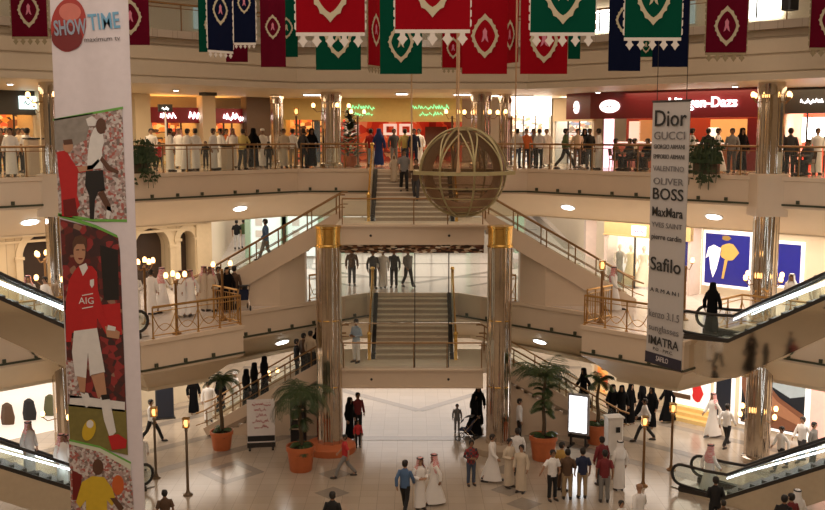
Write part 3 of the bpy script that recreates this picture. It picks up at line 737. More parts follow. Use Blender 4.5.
# ============================================================ festival banners hanging in the atrium
RED = mat('red banner cloth', (.27, .004, .010), .9, var=.06, spec=.05); GRN = mat('green banner cloth', (.002, .060, .034), .9, var=.06, spec=.05)
MAR = mat('maroon banner cloth', (.11, .004, .016), .9, var=.06, spec=.05); NAV = mat('navy banner cloth', (.005, .008, .028), .9, var=.06, spec=.05)
TRIM = mat('cream banner trim', (.70, .64, .58), .8); MOTIF = mat('printed cream motif', (.50, .44, .30), .8); PINK = mat('pink printed figure', (.60, .20, .28), .8); TRIMD = mat('dull gold tab', (.30, .24, .14), .8)
def banner(x0, x1, yb, Yd, cloth, name_col, label, W=None, yaw=0., tabs='crenel', emb=None, H=3.6, trim=None):
    """cloth hung from a rod on two cords; bottom edge at yb"""
    c = PY((x0+x1)/2, yb, Yd); w = abs(PY(x1, yb, Yd).x-PY(x0, yb, Yd).x)
    if W: w = W
    t = thing('hanging_banner', label, 'banner', (c.x, c.y, c.z), R(yaw), None)
    def bp(name, m, mt, par=None, sm=False):
        o = bpy.data.objects.new(name, m.mesh(name, mt, sm)); COL.objects.link(o); o.parent = par or t; return o
    N = 10; m = MB(); rows_f, rows_b = [], []
    for j in range(9):
        z = H*j/8
        rows_f.append([(-w/2+w*i/N, .02*math.sin(i*1.1+j*.3)*min(1, j/3+.3)-.008, z) for i in range(N+1)])
        rows_b.append([(p[0], p[1]+.016, p[2]) for p in rows_f[-1]])
    m.sheet(rows_f); m.sheet([list(reversed(r)) for r in rows_b])
    for i in range(N): m.add([rows_f[0][i], rows_f[0][i+1], rows_b[0][i+1], rows_b[0][i]], [(0, 1, 2, 3)])
    for j in range(8):
        for q in (0, N): m.add([rows_f[j][q], rows_f[j+1][q], rows_b[j+1][q], rows_b[j][q]], [(0, 1, 2, 3)])
    bp('cloth', m, cloth, None, True)
    tm = trim or TRIM
    if tabs:
        nt = 5; m = MB(); d = .20*w/1.5
        m.box((0, 0, -.025), (w, .03, .07))
        for i in range(nt):
            x = -w/2+w*(i+.5)/nt; a = w/nt
            m.plate([(x-a*.17, -.012, -.05), (x-a*.17, -.012, -.05-d*.3), (x-a*.36, -.012, -.05-d*.62), (x-a*.2, -.012, -.05-d*.85), (x, -.012, -.05-d*1.3), (x+a*.2, -.012, -.05-d*.85), (x+a*.36, -.012, -.05-d*.62), (x+a*.17, -.012, -.05-d*.3), (x+a*.17, -.012, -.05)], (0, .024, 0))
        bp('fringe', m, tm)
        for q in (-1, 1):
            m = MB(); ol = [(q*(w/2-.004), -.014, .05)]
            for i in range(18): ol += [(q*(w/2+.03), -.014, .08+i*(H-.2)/18), (q*(w/2+.03), -.014, .20+i*(H-.2)/18), (q*(w/2+.004), -.014, .21+i*(H-.2)/18), (q*(w/2+.004), -.014, .25+i*(H-.2)/18)]
            m.plate(ol+[(q*(w/2-.004), -.014, H-.05)], (0, .028, 0)); bp('edge_braid', m, tm)
    if emb is not None:
        ez = PY((x0+x1)/2, emb, Yd).z-c.z; r = w*.30; out, inn = [], []
        K = 48
        for i in range(K):
            a = 2*math.pi*i/K
            base = 1/(abs(math.cos(a))**1.4+abs(math.sin(a)/1.55)**1.4)**(1/1.4)
            sc_ = base*(1+.05*math.cos(8*a*2))
            out.append((r*sc_*math.cos(a), -.035, ez+r*sc_*math.sin(a))); inn.append((r*.76*base*math.cos(a), -.035, ez+r*.76*base*math.sin(a)))
        m = MB(); m.add(out+inn, [(i, (i+1) % K, K+(i+1) % K, K+i) for i in range(K)])
        m.add([(p[0], -.028, p[2]) for p in out], [tuple(range(K))], 1)
        md = bp('medallion', m, [MOTIF, cloth])
        m = MB(); s = r*.62
        m.plate([(-.42*s, -.045, ez-.75*s), (-.15*s, -.045, ez-.55*s), (0, -.045, ez-.2*s), (.15*s, -.045, ez-.55*s), (.42*s, -.045, ez-.75*s), (.22*s, -.045, ez+.1*s), (.26*s, -.045, ez+.55*s), (0, -.045, ez+.95*s), (-.26*s, -.045, ez+.55*s), (-.22*s, -.045, ez+.1*s)], (0, .008, 0)); bp('medallion_figure', m, PINK if cloth is not GRN and w < 1.9 else MOTIF, md)
    m = MB(); m.tube([(-w/2-.06, .008, H+.01), (w/2+.06, .008, H+.01)], .03, 8); bp('rod', m, BRONZE)
    for q in (-1, 1):
        m = MB(); m.tube([(q*w*.42, .008, H), (q*w*.42, .008, 22.5-c.z)], .008, 4); bp('cord', m, BRONZE)
    return t
banner(12, 48, 37, 32, MAR, '', 'maroon banner with medallion left of the tall football banner', emb=10, trim=TRIMD)
banner(113, 150, 45, 32, MAR, '', 'maroon banner half hidden behind the right edge of the football banner', emb=17, tabs=None)
banner(199, 229, 52, 35, GRN, '', 'green banner behind a navy one, at the left end of the left cluster', emb=25, tabs=None)
banner(211, 230, 51, 31, NAV, '', 'narrow turned navy banner with white fringe in the left cluster', W=.95, yaw=48, emb=10)
banner(226, 248, 62, 34, MAR, '', 'maroon banner low between two navy ones in the left cluster', emb=20, tabs=None)
banner(234, 256, 43, 29, NAV, '', 'navy banner with white tassels in front at the right of the left cluster', emb=3)
banner(261, 286, 67, 33, MAR, '', 'maroon banner with full medallion beside the green strip left of centre', emb=27, tabs=None)
banner(276, 298, 57, 36, GRN, '', 'green banner peeping out behind the maroon one, beside the big red banner', emb=28, tabs=None)
banner(296, 365, 33, 21, RED, '', 'big red banner with white scalloped hem, left of the two red ones', emb=-12)
banner(316, 361, 70, 33, GRN, '', 'dark green banner hanging behind and below the left big red banner', emb=36, tabs=None)
banner(369, 382, 66, 36, RED, '', 'thin strip of red banner between two dark green banners', W=1.2, yaw=66, emb=30, trim=TRIMD)
banner(380, 422, 74, 32, GRN, '', 'dark green banner with medallion behind the left hem of the second big red banner', emb=42, tabs=None)
banner(395, 470, 30, 20.5, RED, '', 'big red banner with scalloped hem above the globe, right of the two red ones', emb=-20)
banner(442, 464, 68, 36, RED, '', 'small red banner with dull gold tabs peeping left of the red medallion banner', emb=48, trim=TRIMD)
banner(462, 507, 74, 32, RED, '', 'red banner with large full medallion right above the globe', emb=36, tabs=None)
banner(505, 516, 63, 36, RED, '', 'thin red strip of a turned banner right beside the globe cable', W=1.1, yaw=-66, tabs=None, emb=35)
banner(520, 567, 74, 31.5, RED, '', 'red banner hanging behind the big green banner', emb=40, tabs=None)
banner(530, 595, 33, 22, GRN, '', 'big green banner with white scalloped hem in front of a red one', emb=-8)
banner(568, 580, 59, 37, GRN, '', 'small dark green strip of banner under the hem of the big green banner', tabs=None)
banner(608, 640, 71, 30, NAV, '', 'navy banner behind the left side of the green banner in the right cluster', emb=20, tabs=None)
banner(652, 688, 67, 30.5, NAV, '', 'navy banner behind the right side of the green banner in the right cluster', emb=10, tabs=None)
banner(624, 681, 38, 23, GRN, '', 'green banner with white hem in front of two navy banners on the right', emb=-3)
banner(637, 654, 57, 35, GRN, '', 'small green banner low in the gap between the two navy banners', tabs=None, emb=45)
banner(705, 746, 53, 31, MAR, '', 'maroon banner with pink figured medallion hanging alone on the right', emb=26, trim=TRIMD)
banner(809, 850, 48, 31, MAR, '', 'maroon banner cut by the right edge of the picture', emb=20, trim=TRIMD)
# ============================================================ shops
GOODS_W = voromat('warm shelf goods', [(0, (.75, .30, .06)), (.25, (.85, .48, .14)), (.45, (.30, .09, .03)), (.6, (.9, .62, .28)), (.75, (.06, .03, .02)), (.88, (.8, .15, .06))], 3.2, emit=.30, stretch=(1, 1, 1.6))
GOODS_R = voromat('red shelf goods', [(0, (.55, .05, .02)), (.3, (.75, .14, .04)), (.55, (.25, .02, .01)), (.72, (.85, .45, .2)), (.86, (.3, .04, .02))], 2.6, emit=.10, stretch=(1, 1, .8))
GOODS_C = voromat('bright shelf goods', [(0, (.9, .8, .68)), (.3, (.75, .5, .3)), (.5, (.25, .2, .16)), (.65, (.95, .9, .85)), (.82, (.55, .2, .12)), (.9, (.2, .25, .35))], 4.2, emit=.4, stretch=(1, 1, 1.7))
DKBROWN = mat('dark brown wall', (.10, .055, .03), .5)
PINKGLOW = mat('pink lit pillar', (1, .55, .65), .5, emit=1.6, var=.02)
ORGLOW = mat('amber ceiling light', (1, .55, .16), .5, emit=3.2, var=.02)
REDGLOW = mat('red lit panel', (.9, .07, .03), .5, emit=.7, var=.1)
SHOPGLOW = mat('shop ceiling light', (1, .9, .8), .5, emit=5., var=.0)
def scrawl(t, c, w, h, rz, m_, name='lettering', seed=1):
    """unreadable lit script: a row of small joined strokes"""
    r = random.Random(seed); m = MB(); x = -w/2; ux = Vector((math.cos(rz), math.sin(rz), 0)); uz = Vector((0, 0, 1)); fr = Vector((math.sin(rz), -math.cos(rz), 0))
    while x < w/2-.05:
        k = h*(.5+.5*r.random()); st = h*(.35+.4*r.random())
        pts = [(x, 0), (x+st*.3, k*.9*(1 if r.random() < .7 else -.5)), (x+st*.7, k*.3), (x+st, -h*.1)]
        m.tube([c+ux*a+uz*(b-h*.3)+fr*.05 for a, b in pts], h*.11, 5)
        x += st*(1.0 if r.random() < .8 else 1.5)
    return m.build(name, m_, t)
def shop(label, a, b, z0, zf, z1, depth, fas, goods, glow, shelves=3, door=True, pil=CREAM, glass=True):
    a, b = Vector(a[:2]), Vector(b[:2]); L = (b-a).length; tt = (b-a).normalized(); q = Vector((-tt.y, tt.x)); rz = math.atan2(tt.y, tt.x); c = (a+b)/2
    t = thing('shopfront', label, 'shop', (c.x, c.y, z0))
    def w(s, d): return a+tt*s+q*d
    p = w(L/2, .1); m = MB(); m.box((p.x, p.y, (zf+z1)/2), (L, .25, z1-zf), rz); m.box((p.x-q.x*.05, p.y-q.y*.05, zf+.03), (L, .3, .06), rz); m.build('sign_board', fas, t)
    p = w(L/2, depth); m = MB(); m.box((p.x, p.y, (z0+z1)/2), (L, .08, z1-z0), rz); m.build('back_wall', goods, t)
    for s in (.06, L-.06):
        p = w(s, depth/2); m = MB(); m.box((p.x, p.y, (z0+z1)/2), (.12, depth, z1-z0-.02), rz); m.build('side_wall', pil, t)
    p = w(L/2, depth/2+.1); m = MB(); m.box((p.x, p.y, z1-.12), (L-.3, depth-.4, .06), rz); m.build('ceiling_light', glow, t)
    for k in range(shelves):
        z = z0+.5+k*.55; p = w(L/2, depth-.3); m = MB(); m.box((p.x, p.y, z), (L-.5, .42, .05), rz)
        r = random.Random(k+int(L*10)); x = .5
        while x < L-.6:
            wd = .12+.25*r.random(); h = .15+.25*r.random(); p = w(x, depth-.3); m.box((p.x, p.y, z+.025+h/2), (wd, .2, h), rz, 1); x += wd+.12*r.random()
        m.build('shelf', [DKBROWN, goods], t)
    if glass and L > 1.6:
        for s0, s1 in ((.12, L*.36), (L*.64, L-.12)):
            p = w((s0+s1)/2, .1); m = MB(); m.box((p.x, p.y, (z0+zf)/2), (s1-s0, .012, zf-z0), rz); m.build('shop_window', GLASS, t)
            p = w(s1 if s1 < L/2 else s0, .1); m = MB(); m.box((p.x, p.y, (z0+zf)/2), (.06, .08, zf-z0), rz); m.build('door_jamb', DARKMET, t)
    t['_'] = 0; del t['_']
    return t, rz, w
US = 60.9
def us(px): p = SUM(px, US, 13); return (p.x, p.y)
def uc(px, Y=53.5): p = XD(px, Y, 13); return (p.x, p.y)
t, rz, w = shop('amber lit upper shop with pale teal script sign at the far left', us(-25), us(36), UZ, 13.15, 14.19, 1.7, DARKMET, GOODS_W, ORGLOW)
m = MB(); p = w(3.2, -.08); m.box((p.x, p.y, 13.68), (2.6, .1, .55), rz); m.build('lit_sign', mat('pale teal sign glow', (.75, .95, .92), .5, emit=2.2, var=.02), t)
scrawl(t, Vector((p.x, p.y, 13.7)), 2.2, .28, rz, mat('sign script dark', (.03, .12, .14), .5), seed=4)
t, rz, w = shop('upper shop with maroon sign board and white lit script, right of the football banner', us(150), us(199), UZ, 12.85, 13.6, 1.7, MAROON, GOODS_W, ORGLOW)
p = w(2.9, 0); scrawl(t, Vector((p.x, p.y, 13.2)), 1.5, .34, rz, WHITELT, seed=2); p = w(1.0, 0); scrawl(t, Vector((p.x, p.y, 13.2)), .9, .3, rz, WHITELT, seed=7)
t, rz, w = shop('second maroon signed upper shop, between the beige pillar and the brown wall', us(214), us(243), UZ, 12.85, 13.6, 1.7, MAROON, GOODS_W, ORGLOW)
p = w(1.3, 0); scrawl(t, Vector((p.x, p.y, 13.2)), 1.5, .34, rz, WHITELT, seed=3)
# ochre shop, middle left
t, rz, w = shop('ochre fronted upper shop left of the decorated tree', uc(283), uc(329), UZ, 13.05, 14.19, 2.2, OCHRE, GOODS_W, ORGLOW, pil=OCHRE)
m = MB(); p = w(1.75, .6); m.box((p.x, p.y, 11.9), (.32, .1, 2.2)); m.build('blue_door', mat('blue door', (.02, .05, .13), .4), t)
t, rz, w = shop('red fronted upper shop with two green lit signs above the top stair', uc(340), uc(462), UZ, 12.95, 14.19, 2.6, OCHRE, GOODS_R, REDGLOW, shelves=1, pil=mat('red shop wall', (.45, .05, .02), .5), glass=False)
for px, wd, sd in ((361, 1.5, 11), (430, 1.9, 12)):
    p = XD(px, 53.45, 13.5)
    scrawl(t, Vector((p.x, p.y, 13.72)), wd, .24, 0, GREENLT, seed=sd); scrawl(t, Vector((p.x+.1, p.y, 13.38)), wd*.7, .2, 0, GREENLT, seed=sd+5)
for px, cl in ((352, ORGLOW), (390, WHITELT), (406, SHOPGLOW)):
    p = XD(px, 55.6, 12.5); m = MB(); m.box((p.x, 55.75, 12.55), (.75, .06, .62)); m.build('picture_frame', mat('white frame', (.85, .75, .6), .5, emit=.5), t); m = MB(); m.box((p.x, 55.70, 12.55), (.4, .05, .34)); m.build('picture', GOODS_R, t)
p = XD(436, 55.7, 12.3); m = MB(); m.box((p.x, 55.7, 12.2), (1.2, .06, 1.0)); m.build('dark_poster', DKBROWN, t)
t, rz, w = shop('white lit upper shop to the right of the globe', uc(508, 52.8), uc(551, 52.8), UZ, 13.3, 14.19, 2.6, SHOPGLOW, GOODS_C, SHOPGLOW, pil=WHITE)
def us2(px, S=57.6): p = SUM(px, S, 13); return (p.x, p.y)
t, rz, w = shop('white lit upper shop half behind the burgundy kiosk roof', uc(553, 51.9), (9.1, 50.6), UZ, 12.95, 14.1, 1.6, CREAM, GOODS_C, SHOPGLOW, pil=WHITE)
# burgundy ice cream kiosk
def kiosk():
    a, b, c = Vector(us2(566, 55.2)), Vector(us2(590, 54.2)), Vector(us2(762, 54.2))
    t = thing('ice_cream_kiosk', 'burgundy ice cream shop with large white lettering on the upper right', 'shop', (b.x, b.y, UZ))
    def wall(p, q, z0, z1, nm, mt, th=.25, d=0):
        L = (q-p).length; tt = (q-p).normalized(); n = Vector((-tt.y, tt.x)); o = (p+q)/2+n*(th/2+d); m = MB(); m.box((o.x, o.y, (z0+z1)/2), (L, th, z1-z0), math.atan2(tt.y, tt.x)); return m.build(nm, mt, t)
    tt = (c-b).normalized(); n = Vector((-tt.y, tt.x)); rz = math.atan2(tt.y, tt.x); L = (c-b).length
    wall(a, b, 13.0, 14.19, 'sign_board', BURG); wall(b, c, 13.0, 14.19, 'sign_board', BURG)
    wall(b+n*3.0, c+n*3.0, UZ, 14.15, 'back_wall', mat('kiosk wall', (.25, .03, .02), .5))
    def at(px, d=0., z=13.): p = Vector(us2(px, 54.2)); p = p+n*d; return Vector((p.x, p.y, z))
    for px, wd, nm, mt, z0, z1 in ((603, .35, 'pink_pillar', PINKGLOW, UZ, 13.0), (748, 1.5, 'burgundy_pier', BURG, UZ, 13.0), (660, .8, 'burgundy_pier', BURG, UZ, 13.0), (632, 1.1, 'menu_board', mat('amber menu board', (.55, .28, .10), .5, emit=.25), 12.0, 12.95), (617, .6, 'menu_board', mat('cream menu board', (.8, .7, .55), .5, emit=.5), 11.9, 12.9), (712, 1.7, 'lit_window', mat('amber window', (.75, .38, .12), .5, emit=.5), 11.9, 12.95), (697, .5, 'lit_window', mat('white window', (.95, .85, .7), .5, emit=1.1), 11.7, 12.6)):
        p = at(px, .5 if 'pillar' in nm else 1.6); m = MB(); m.box((p.x, p.y, (z0+z1)/2), (wd, .3, z1-z0), rz); m.build(nm, mt, t)
    p = at(655, 1.8); m = MB(); m.box((p.x, p.y, UZ+.55), (6.5, .6, 1.1), rz); m.build('counter', mat('counter front', (.35, .12, .06), .4), t)
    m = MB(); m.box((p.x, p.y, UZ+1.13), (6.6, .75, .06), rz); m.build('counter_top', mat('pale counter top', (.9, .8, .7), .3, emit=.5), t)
    p = at(668, 1.9); m = MB(); m.box((p.x, p.y, 14.05), (8, 1.8, .06), rz); m.build('ceiling_light', ORGLOW, t)
    for p, wd, rzz in ((Vector(us2(577, 54.75)), .42, math.atan2((b-a).y, (b-a).x)), (Vector(us2(610, 54.2)), 1.05, rz)):
        m = MB(); N = 20; ux = Vector((math.cos(rzz), math.sin(rzz), 0)); fr = Vector((math.sin(rzz), -math.cos(rzz), 0)); o = Vector((p.x, p.y, 13.55))+fr*.02
        m.plate([o+ux*wd/2*math.cos(2*math.pi*i/N)+Vector((0, 0, .29*math.sin(2*math.pi*i/N))) for i in range(N)], fr*.06); m.build('oval_sign', mat('oval sign white', (1, .93, .9), .5, emit=1.6, var=0), t)
        scrawl(t, o+fr*.06, wd*.7, .12, rzz, BURG, 'oval_script', 5)
    p = at(702, -.06, 13.62); text('Häagen-Dazs', .60, 'lettering', WHITELT, t, p, (R(90), 0, rz), sx=1.0, ext=.03, bold=.004)
    return t
kiosk()
def us3(px): p = SUM(px, 56.5, 13); return (p.x, p.y)
t, rz, w = shop('red lit upper shop at the right edge with dark sign board', us3(783), us3(850), UZ, 13.15, 14.19, 1.7, DARKMET, REDGLOW, SHOPGLOW, shelves=0)
p = w(1.2, -.05); scrawl(t, Vector((p.x, p.y, 13.65)), .9, .2, rz, WHITELT, seed=9); p = w(.9, .9); m = MB(); m.box((p.x, p.y, 12.5), (.9, .1, 1.0), rz); m.build('white_screen', WHITEGLOW, t)
for k, px in enumerate((815, 822)): p = w(2.2+k*1.3, 1.4); m = MB(); m.box((p.x, p.y, 12.75), (1., .06, .3), rz); m.build('menu_strip', ORGLOW, t)
# pillars between the left shops
PIL = []
for a, b, mt in ((133, 148, CREAM), (200, 213, CREAM), (244, 272, DKBROWN), (37, 50, CREAM)):
    p, q = SUM(a, 60.7, 13), SUM(b, 60.7, 13); c = (p+q)/2; m = MB(); m.box((c.x, c.y, (UZ+14.2)/2), ((q-p).length, .5, 14.18-UZ), R(45)); o = struct('trim_5', m, [mt])

# middle floor: centre block with greenish glass shopfronts
m = MB(); m.prism([(-8.9, 58), (6.6, 58), (6.6, 90), (-8.9, 90)], MZ, 8.6); struct('wall_centre', m, [mat('centre stone', (.42, .37, .31), .4)])
for x, lab in ((-2.4, 'glass shopfront straight behind the lower central stair, left of two'), (1.6, 'glass shopfront straight behind the lower central stair, right of two')):
    t = thing('glass_shopfront', lab, 'shop', (x, 57.8, MZ)); m = MB(); m.box((x, 57.85, MZ+1.5), (3.2, .1, 2.8)); lw = m.build('lit_window', mat('dim shop window', (.62, .60, .54), .25, emit=.25), t)
    for k in (-1.65, 1.65): m = MB(); m.box((x+k, 57.8, MZ+1.55), (.25, .25, 3.1)); m.build('pilaster', MATS['green glass pilaster'] if 'green glass pilaster' in MATS else mat('green glass pilaster', (.38, .55, .42), .15), t)
    for k in (-.5, .5): m = MB(); m.box((x+k, 57.76, MZ+1.5), (.06, .08, 2.8)); m.build('mullion', DARKMET, lw)
for px, lab in ((266, 'greenish glass shopfront far behind the upper left stair'), (303, 'second greenish glass shopfront seen through the upper left stair rail')):
    p = XD(px, 55.7, 7); t = thing('glass_shopfront', lab, 'shop', (p.x, 55.7, MZ))
    for x in (-1.0, 1.0): m = MB(); m.box((p.x+x, 55.65, MZ+1.6), (.3, .3, 3.15)); m.build('pilaster', mat('green glass pilaster', (.38, .55, .42), .15), t)
    m = MB(); m.box((p.x, 55.8, MZ+1.6), (1.7, .1, 3.0)); lw = m.build('lit_window', mat('cool shop window', (.7, .8, .76), .3, emit=.5), t)
    for k in range(4): m = MB(); m.box((p.x-.4, 55.72, MZ+.7+k*.65), (.4, .04, .4)); m.build('window_card', WHITE, lw)
for px, lab in ((519, 'greenish glass pilaster behind the upper right stair rail'), (590, 'pale pilaster at the corner of the dress shop')):
    if px == 519: c = XD(px, 55.6, 7)
    else: c = SUM(px, 55.3, 7)
    t = thing('pilaster', lab, 'pilaster', (c.x, c.y, MZ))
    m = MB(); m.box((c.x, c.y, MZ+1.6), (.5, .5, 3.15)); m.build('shaft', MATS['green glass pilaster'] if px == 519 else mat('pinkish stone', (.75, .62, .55), .4), t); m = MB(); m.box((c.x, c.y, MZ+.15), (.6, .6, .3)); m.box((c.x, c.y, MZ+3.0), (.58, .58, .2)); m.build('base_and_cap', WHITE, t)
# middle floor right: dress shop and blue posters on the diagonal wall
def wr(px, S=55.7, z=7): p = SUM(px, S, z); return (p.x, p.y)
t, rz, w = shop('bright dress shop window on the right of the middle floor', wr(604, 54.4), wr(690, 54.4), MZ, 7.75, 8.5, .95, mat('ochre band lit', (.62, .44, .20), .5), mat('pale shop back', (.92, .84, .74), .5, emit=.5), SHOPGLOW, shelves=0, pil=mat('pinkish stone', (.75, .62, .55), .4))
p = w(1.85, -.06); m = MB(); m.box((p.x, p.y, 8.05), (.7, .06, .42), rz); m.build('lit_sign', mat('pink white sign glow', (1, .75, .85), .5, emit=1.6, var=.0), t); scrawl(t, Vector((p.x, p.y, 8.05)), .5, .16, rz, BURG, seed=6)
def mannequin(px, S, label, col, flare=.42, h=1.75):
    p = SUM(px, S, MZ); t = thing('mannequin', label, 'mannequin', (p.x, p.y, MZ)); x, y = p.x, p.y; z = MZ+.12
    m = MB(); m.lathe([(.35, MZ), (.35, MZ+.1), (.3, MZ+.12)], (x, y, 0), 16); m.build('stand', WHITE, t)
    m = MB(); m.lathe([(flare, .0), (flare*.8, .35), (flare*.55, .75), (.16, 1.02), (.15, 1.1), (.19, 1.3), (.17, 1.42), (.06, 1.48)], (x, y, z), 18, 0, 1, .8); m.build('gown', col, t, smooth=True)
    m = MB(); m.lathe([(.05, 1.46), (.05, 1.55), (.085, 1.62), (.09, 1.7), (.05, 1.78)], (x, y, z), 12); 
    for sg in (-1, 1): m.tube([(x+sg*.19, y, z+1.38), (x+sg*.26, y-.03, z+1.12), (x+sg*.2, y-.12, z+.92)], [.05, .04, .03], 8)
    m.build('torso', mat('mannequin ivory', (.8, .68, .55), .4), t, smooth=True)
mannequin(630, 55.15, 'mannequin in cream flared gown at the left of the bright dress shop', mat('cream silk', (.80, .68, .42), .4))
mannequin(643, 55.15, 'mannequin in wide ivory gown beside the hanging brand banner', mat('ivory silk', (.85, .76, .58), .4), .46)
mannequin(619, 55.15, 'mannequin in slim grey dress at the window corner', mat('grey dress', (.30, .28, .24), .5), .26)
BLUE = mat('royal blue poster', (.020, .022, .25), .3, emit=.12)
def wall_poster(px0, px1, z0, z1, label, S=55.55, base=None, name='wall_poster'):
    a, b = Vector(wr(px0, S)), Vector(wr(px1, S)); c = (a+b)/2; L = (b-a).length; tt = (b-a).normalized(); rz = math.atan2(tt.y, tt.x); fr = Vector((tt.y, -tt.x))
    t = thing(name, label, 'poster', (c.x, c.y, z0))
    m = MB(); m.box((c.x, c.y, (z0+z1)/2), (L+.24, .12, z1-z0+.24), rz); m.build('white_frame', mat('lit white frame', (.95, .9, .85), .5, emit=.7, var=.0), t)
    m = MB(); m.box((c.x+fr.x*.05, c.y+fr.y*.05, (z0+z1)/2), (L, .08, z1-z0), rz); m.build('print', base or BLUE, t)
    def shape(pts, mt, d=.1, nm='printed_shape'):
        m = MB(); m.plate([Vector((c.x+tt.x*(x-.5)*L+fr.x*d, c.y+tt.y*(x-.5)*L+fr.y*d, z0+y*(z1-z0))) for x, y in pts], (fr.x*.01, fr.y*.01, 0)); return m.build(nm, mt, t)
    return t, shape
wall_poster(676, 697, 5.9, 8.15, 'narrow blue lit poster beside the hanging brand banner')
t, shape = wall_poster(706, 750, 5.95, 8.1, 'large blue lit poster with white shirted figure and golden flower')
el = lambda cx, cy, rx, ry, n=16: [(cx+rx*math.cos(2*math.pi*i/n)*(1+.15*math.cos(5*2*math.pi*i/n)), cy+ry*math.sin(2*math.pi*i/n)) for i in range(n)]
WSH = mat('printed white', (.95, .92, .88), .4, emit=.5); GFL = mat('printed gold', (.60, .38, .10), .4, emit=.2)
shape([(.02, .5), (.08, .72), (.2, .78), (.36, .72), (.34, .55), (.28, .3), (.2, .12), (.14, .3), (.1, .55)], WSH); shape(el(.55, .66, .20, .17), GFL); shape([(.46, .5), (.40, .12), (.45, .12), (.53, .5)], GFL, .1)
shape(el(.48, .93, .10, .05), mat('printed dull gold', (.35, .22, .06), .4))
wall_poster(776, 801, 6.2, 7.9, 'blue lit poster to the right of the tall steel column')
p = wr(737, 55.2); t = thing('lit_sign', 'pink white lit shop sign above the large blue poster', 'sign', (p[0], p[1], 8.28)); m = MB(); m.box((p[0], p[1], 8.42), (1.5, .12, .4), R(-45)); m.build('panel', mat('cream sign glow', (1, .9, .8), .5, emit=1.3, var=0), t); scrawl(t, Vector((p[0], p[1], 8.43))+Vector((-.05, -.05, 0)), 1.1, .2, R(-45), mat('pink script', (.9, .15, .4), .5, emit=.8), seed=8)

# ground floor right: shop window and big posters
t, rz, w = shop('amber lit ground floor shop behind the group of women in black', wr(592, 55.4, 1.5), wr(667, 55.4, 1.5), GZ, 2.3, 2.9, .9 if False else .35, mat('amber band', (.6, .4, .16), .5), GOODS_W, ORGLOW, shelves=0, glass=False)
t, shape = wall_poster(674, 712, .55, 2.65, 'ground floor window display with pale print and red figure', 55.0, mat('pale print', (.85, .82, .76), .4, emit=.6), 'window_display')
shape([(.05, .35), (.6, .45), (.62, .8), (.1, .75)], mat('printed light blue', (.45, .55, .65), .4, emit=.4)); shape(el(.78, .28, .14, .2), mat('printed red', (.6, .03, .03), .4, emit=.2)); shape(el(.8, .56, .08, .09), WSH); shape([(.1, .86), (.7, .86), (.7, .93), (.1, .93)], DKBROWN); shape([(.1, .1), (.6, .1), (.6, .2), (.1, .2)], DKBROWN)
for k in range(3):
    a, b = Vector(wr(668, 54.6-.5*k, .2)), Vector(wr(714, 54.6-.5*k, .2)); 
t = thing('display_steps', 'low yellow lit steps below the ground floor window display', 'steps', (*wr(690, 54.2, .2), 0))
for k in range(3):
    a, b = Vector(wr(668, 54.7-.45*k, .2)), Vector(wr(714, 54.7-.45*k, .2)); c = (a+b)/2; m = MB(); m.box((c.x, c.y, .24-.08*k), ((b-a).length, .34, .48-.16*k), R(-45)); m.build('step', mat('yellow lit step', (.75, .5, .18), .4, emit=.15), t)
t, shape = wall_poster(722, 737, .3, 2.75, 'dark narrow print beside the ground floor column', 55.2, mat('dark print', (.02, .025, .04), .3))
t, shape = wall_poster(748, 812, .25, 2.8, 'very large ground floor poster of a blurred reaching hand', 55.2, mat('dark blue print', (.015, .02, .03), .3))
SK = mat('printed skin', (.42, .20, .11), .5, emit=.05); SKD = mat('printed dark skin', (.24, .10, .055), .5)
shape([(.28, .97), (.6, .99), (1, .9), (1, .62), (.78, .55), (.5, .68)], mat('printed pale sky', (.40, .48, .52), .4, emit=.15), .095)
shape([(.0, .95), (.2, .97), (.4, .74), (.62, .52), (1, .32), (1, .03), (.6, .01), (.25, .01), (.1, .3), (.0, .6)], SKD, .11)
shape([(.03, .90), (.18, .93), (.36, .70), (.58, .46), (.98, .24), (.98, .12), (.55, .25), (.3, .42), (.14, .66)], SK, .125)
shape([(.0, .95), (.1, 1.), (.2, .92), (.16, .84), (.04, .84)], mat('printed cuff', (.7, .66, .62), .5), .13)
t, shape = wall_poster(818, 850, .2, 2.8, 'pink lit panel at the right edge of the ground floor', 54.8, mat('pink panel', (.85, .45, .38), .4, emit=.5))
# ground floor left
def wl(px, S=55.4, z=1.5): p = SUM(px, S, z); return (p.x, p.y)
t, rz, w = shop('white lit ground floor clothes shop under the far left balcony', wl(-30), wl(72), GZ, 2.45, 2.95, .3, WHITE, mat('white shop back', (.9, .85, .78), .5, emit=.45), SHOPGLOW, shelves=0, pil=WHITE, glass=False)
for k in range(7):
    p = w(1.5+k*.9, .1); m = MB(); m.lathe([(.26, .7), (.3, 1.0), (.2, 1.5), (.06, 1.6)], (p.x, p.y, 0), 10, 0, 1, .4); m.build('hung_coat', [DKBROWN, BLACK, mat('olive cloth', (.12, .12, .06), .8)][k % 3], t)
t = thing('display_booth', 'dark navy booth panel standing under the left balcony', 'booth', (*[P(165, 419, 0).x, P(165, 419, 0).y], 0)); p = P(165, 418, 0)
m = MB(); m.bbox((p.x, p.y, .95), (.75, .4, 1.8), R(20), .03); m.build('panel', mat('navy panel', (.015, .02, .035), .4), t); m = MB(); m.box((p.x, p.y, .03), (.85, .5, .06), R(20)); m.build('base', DARKMET, t)
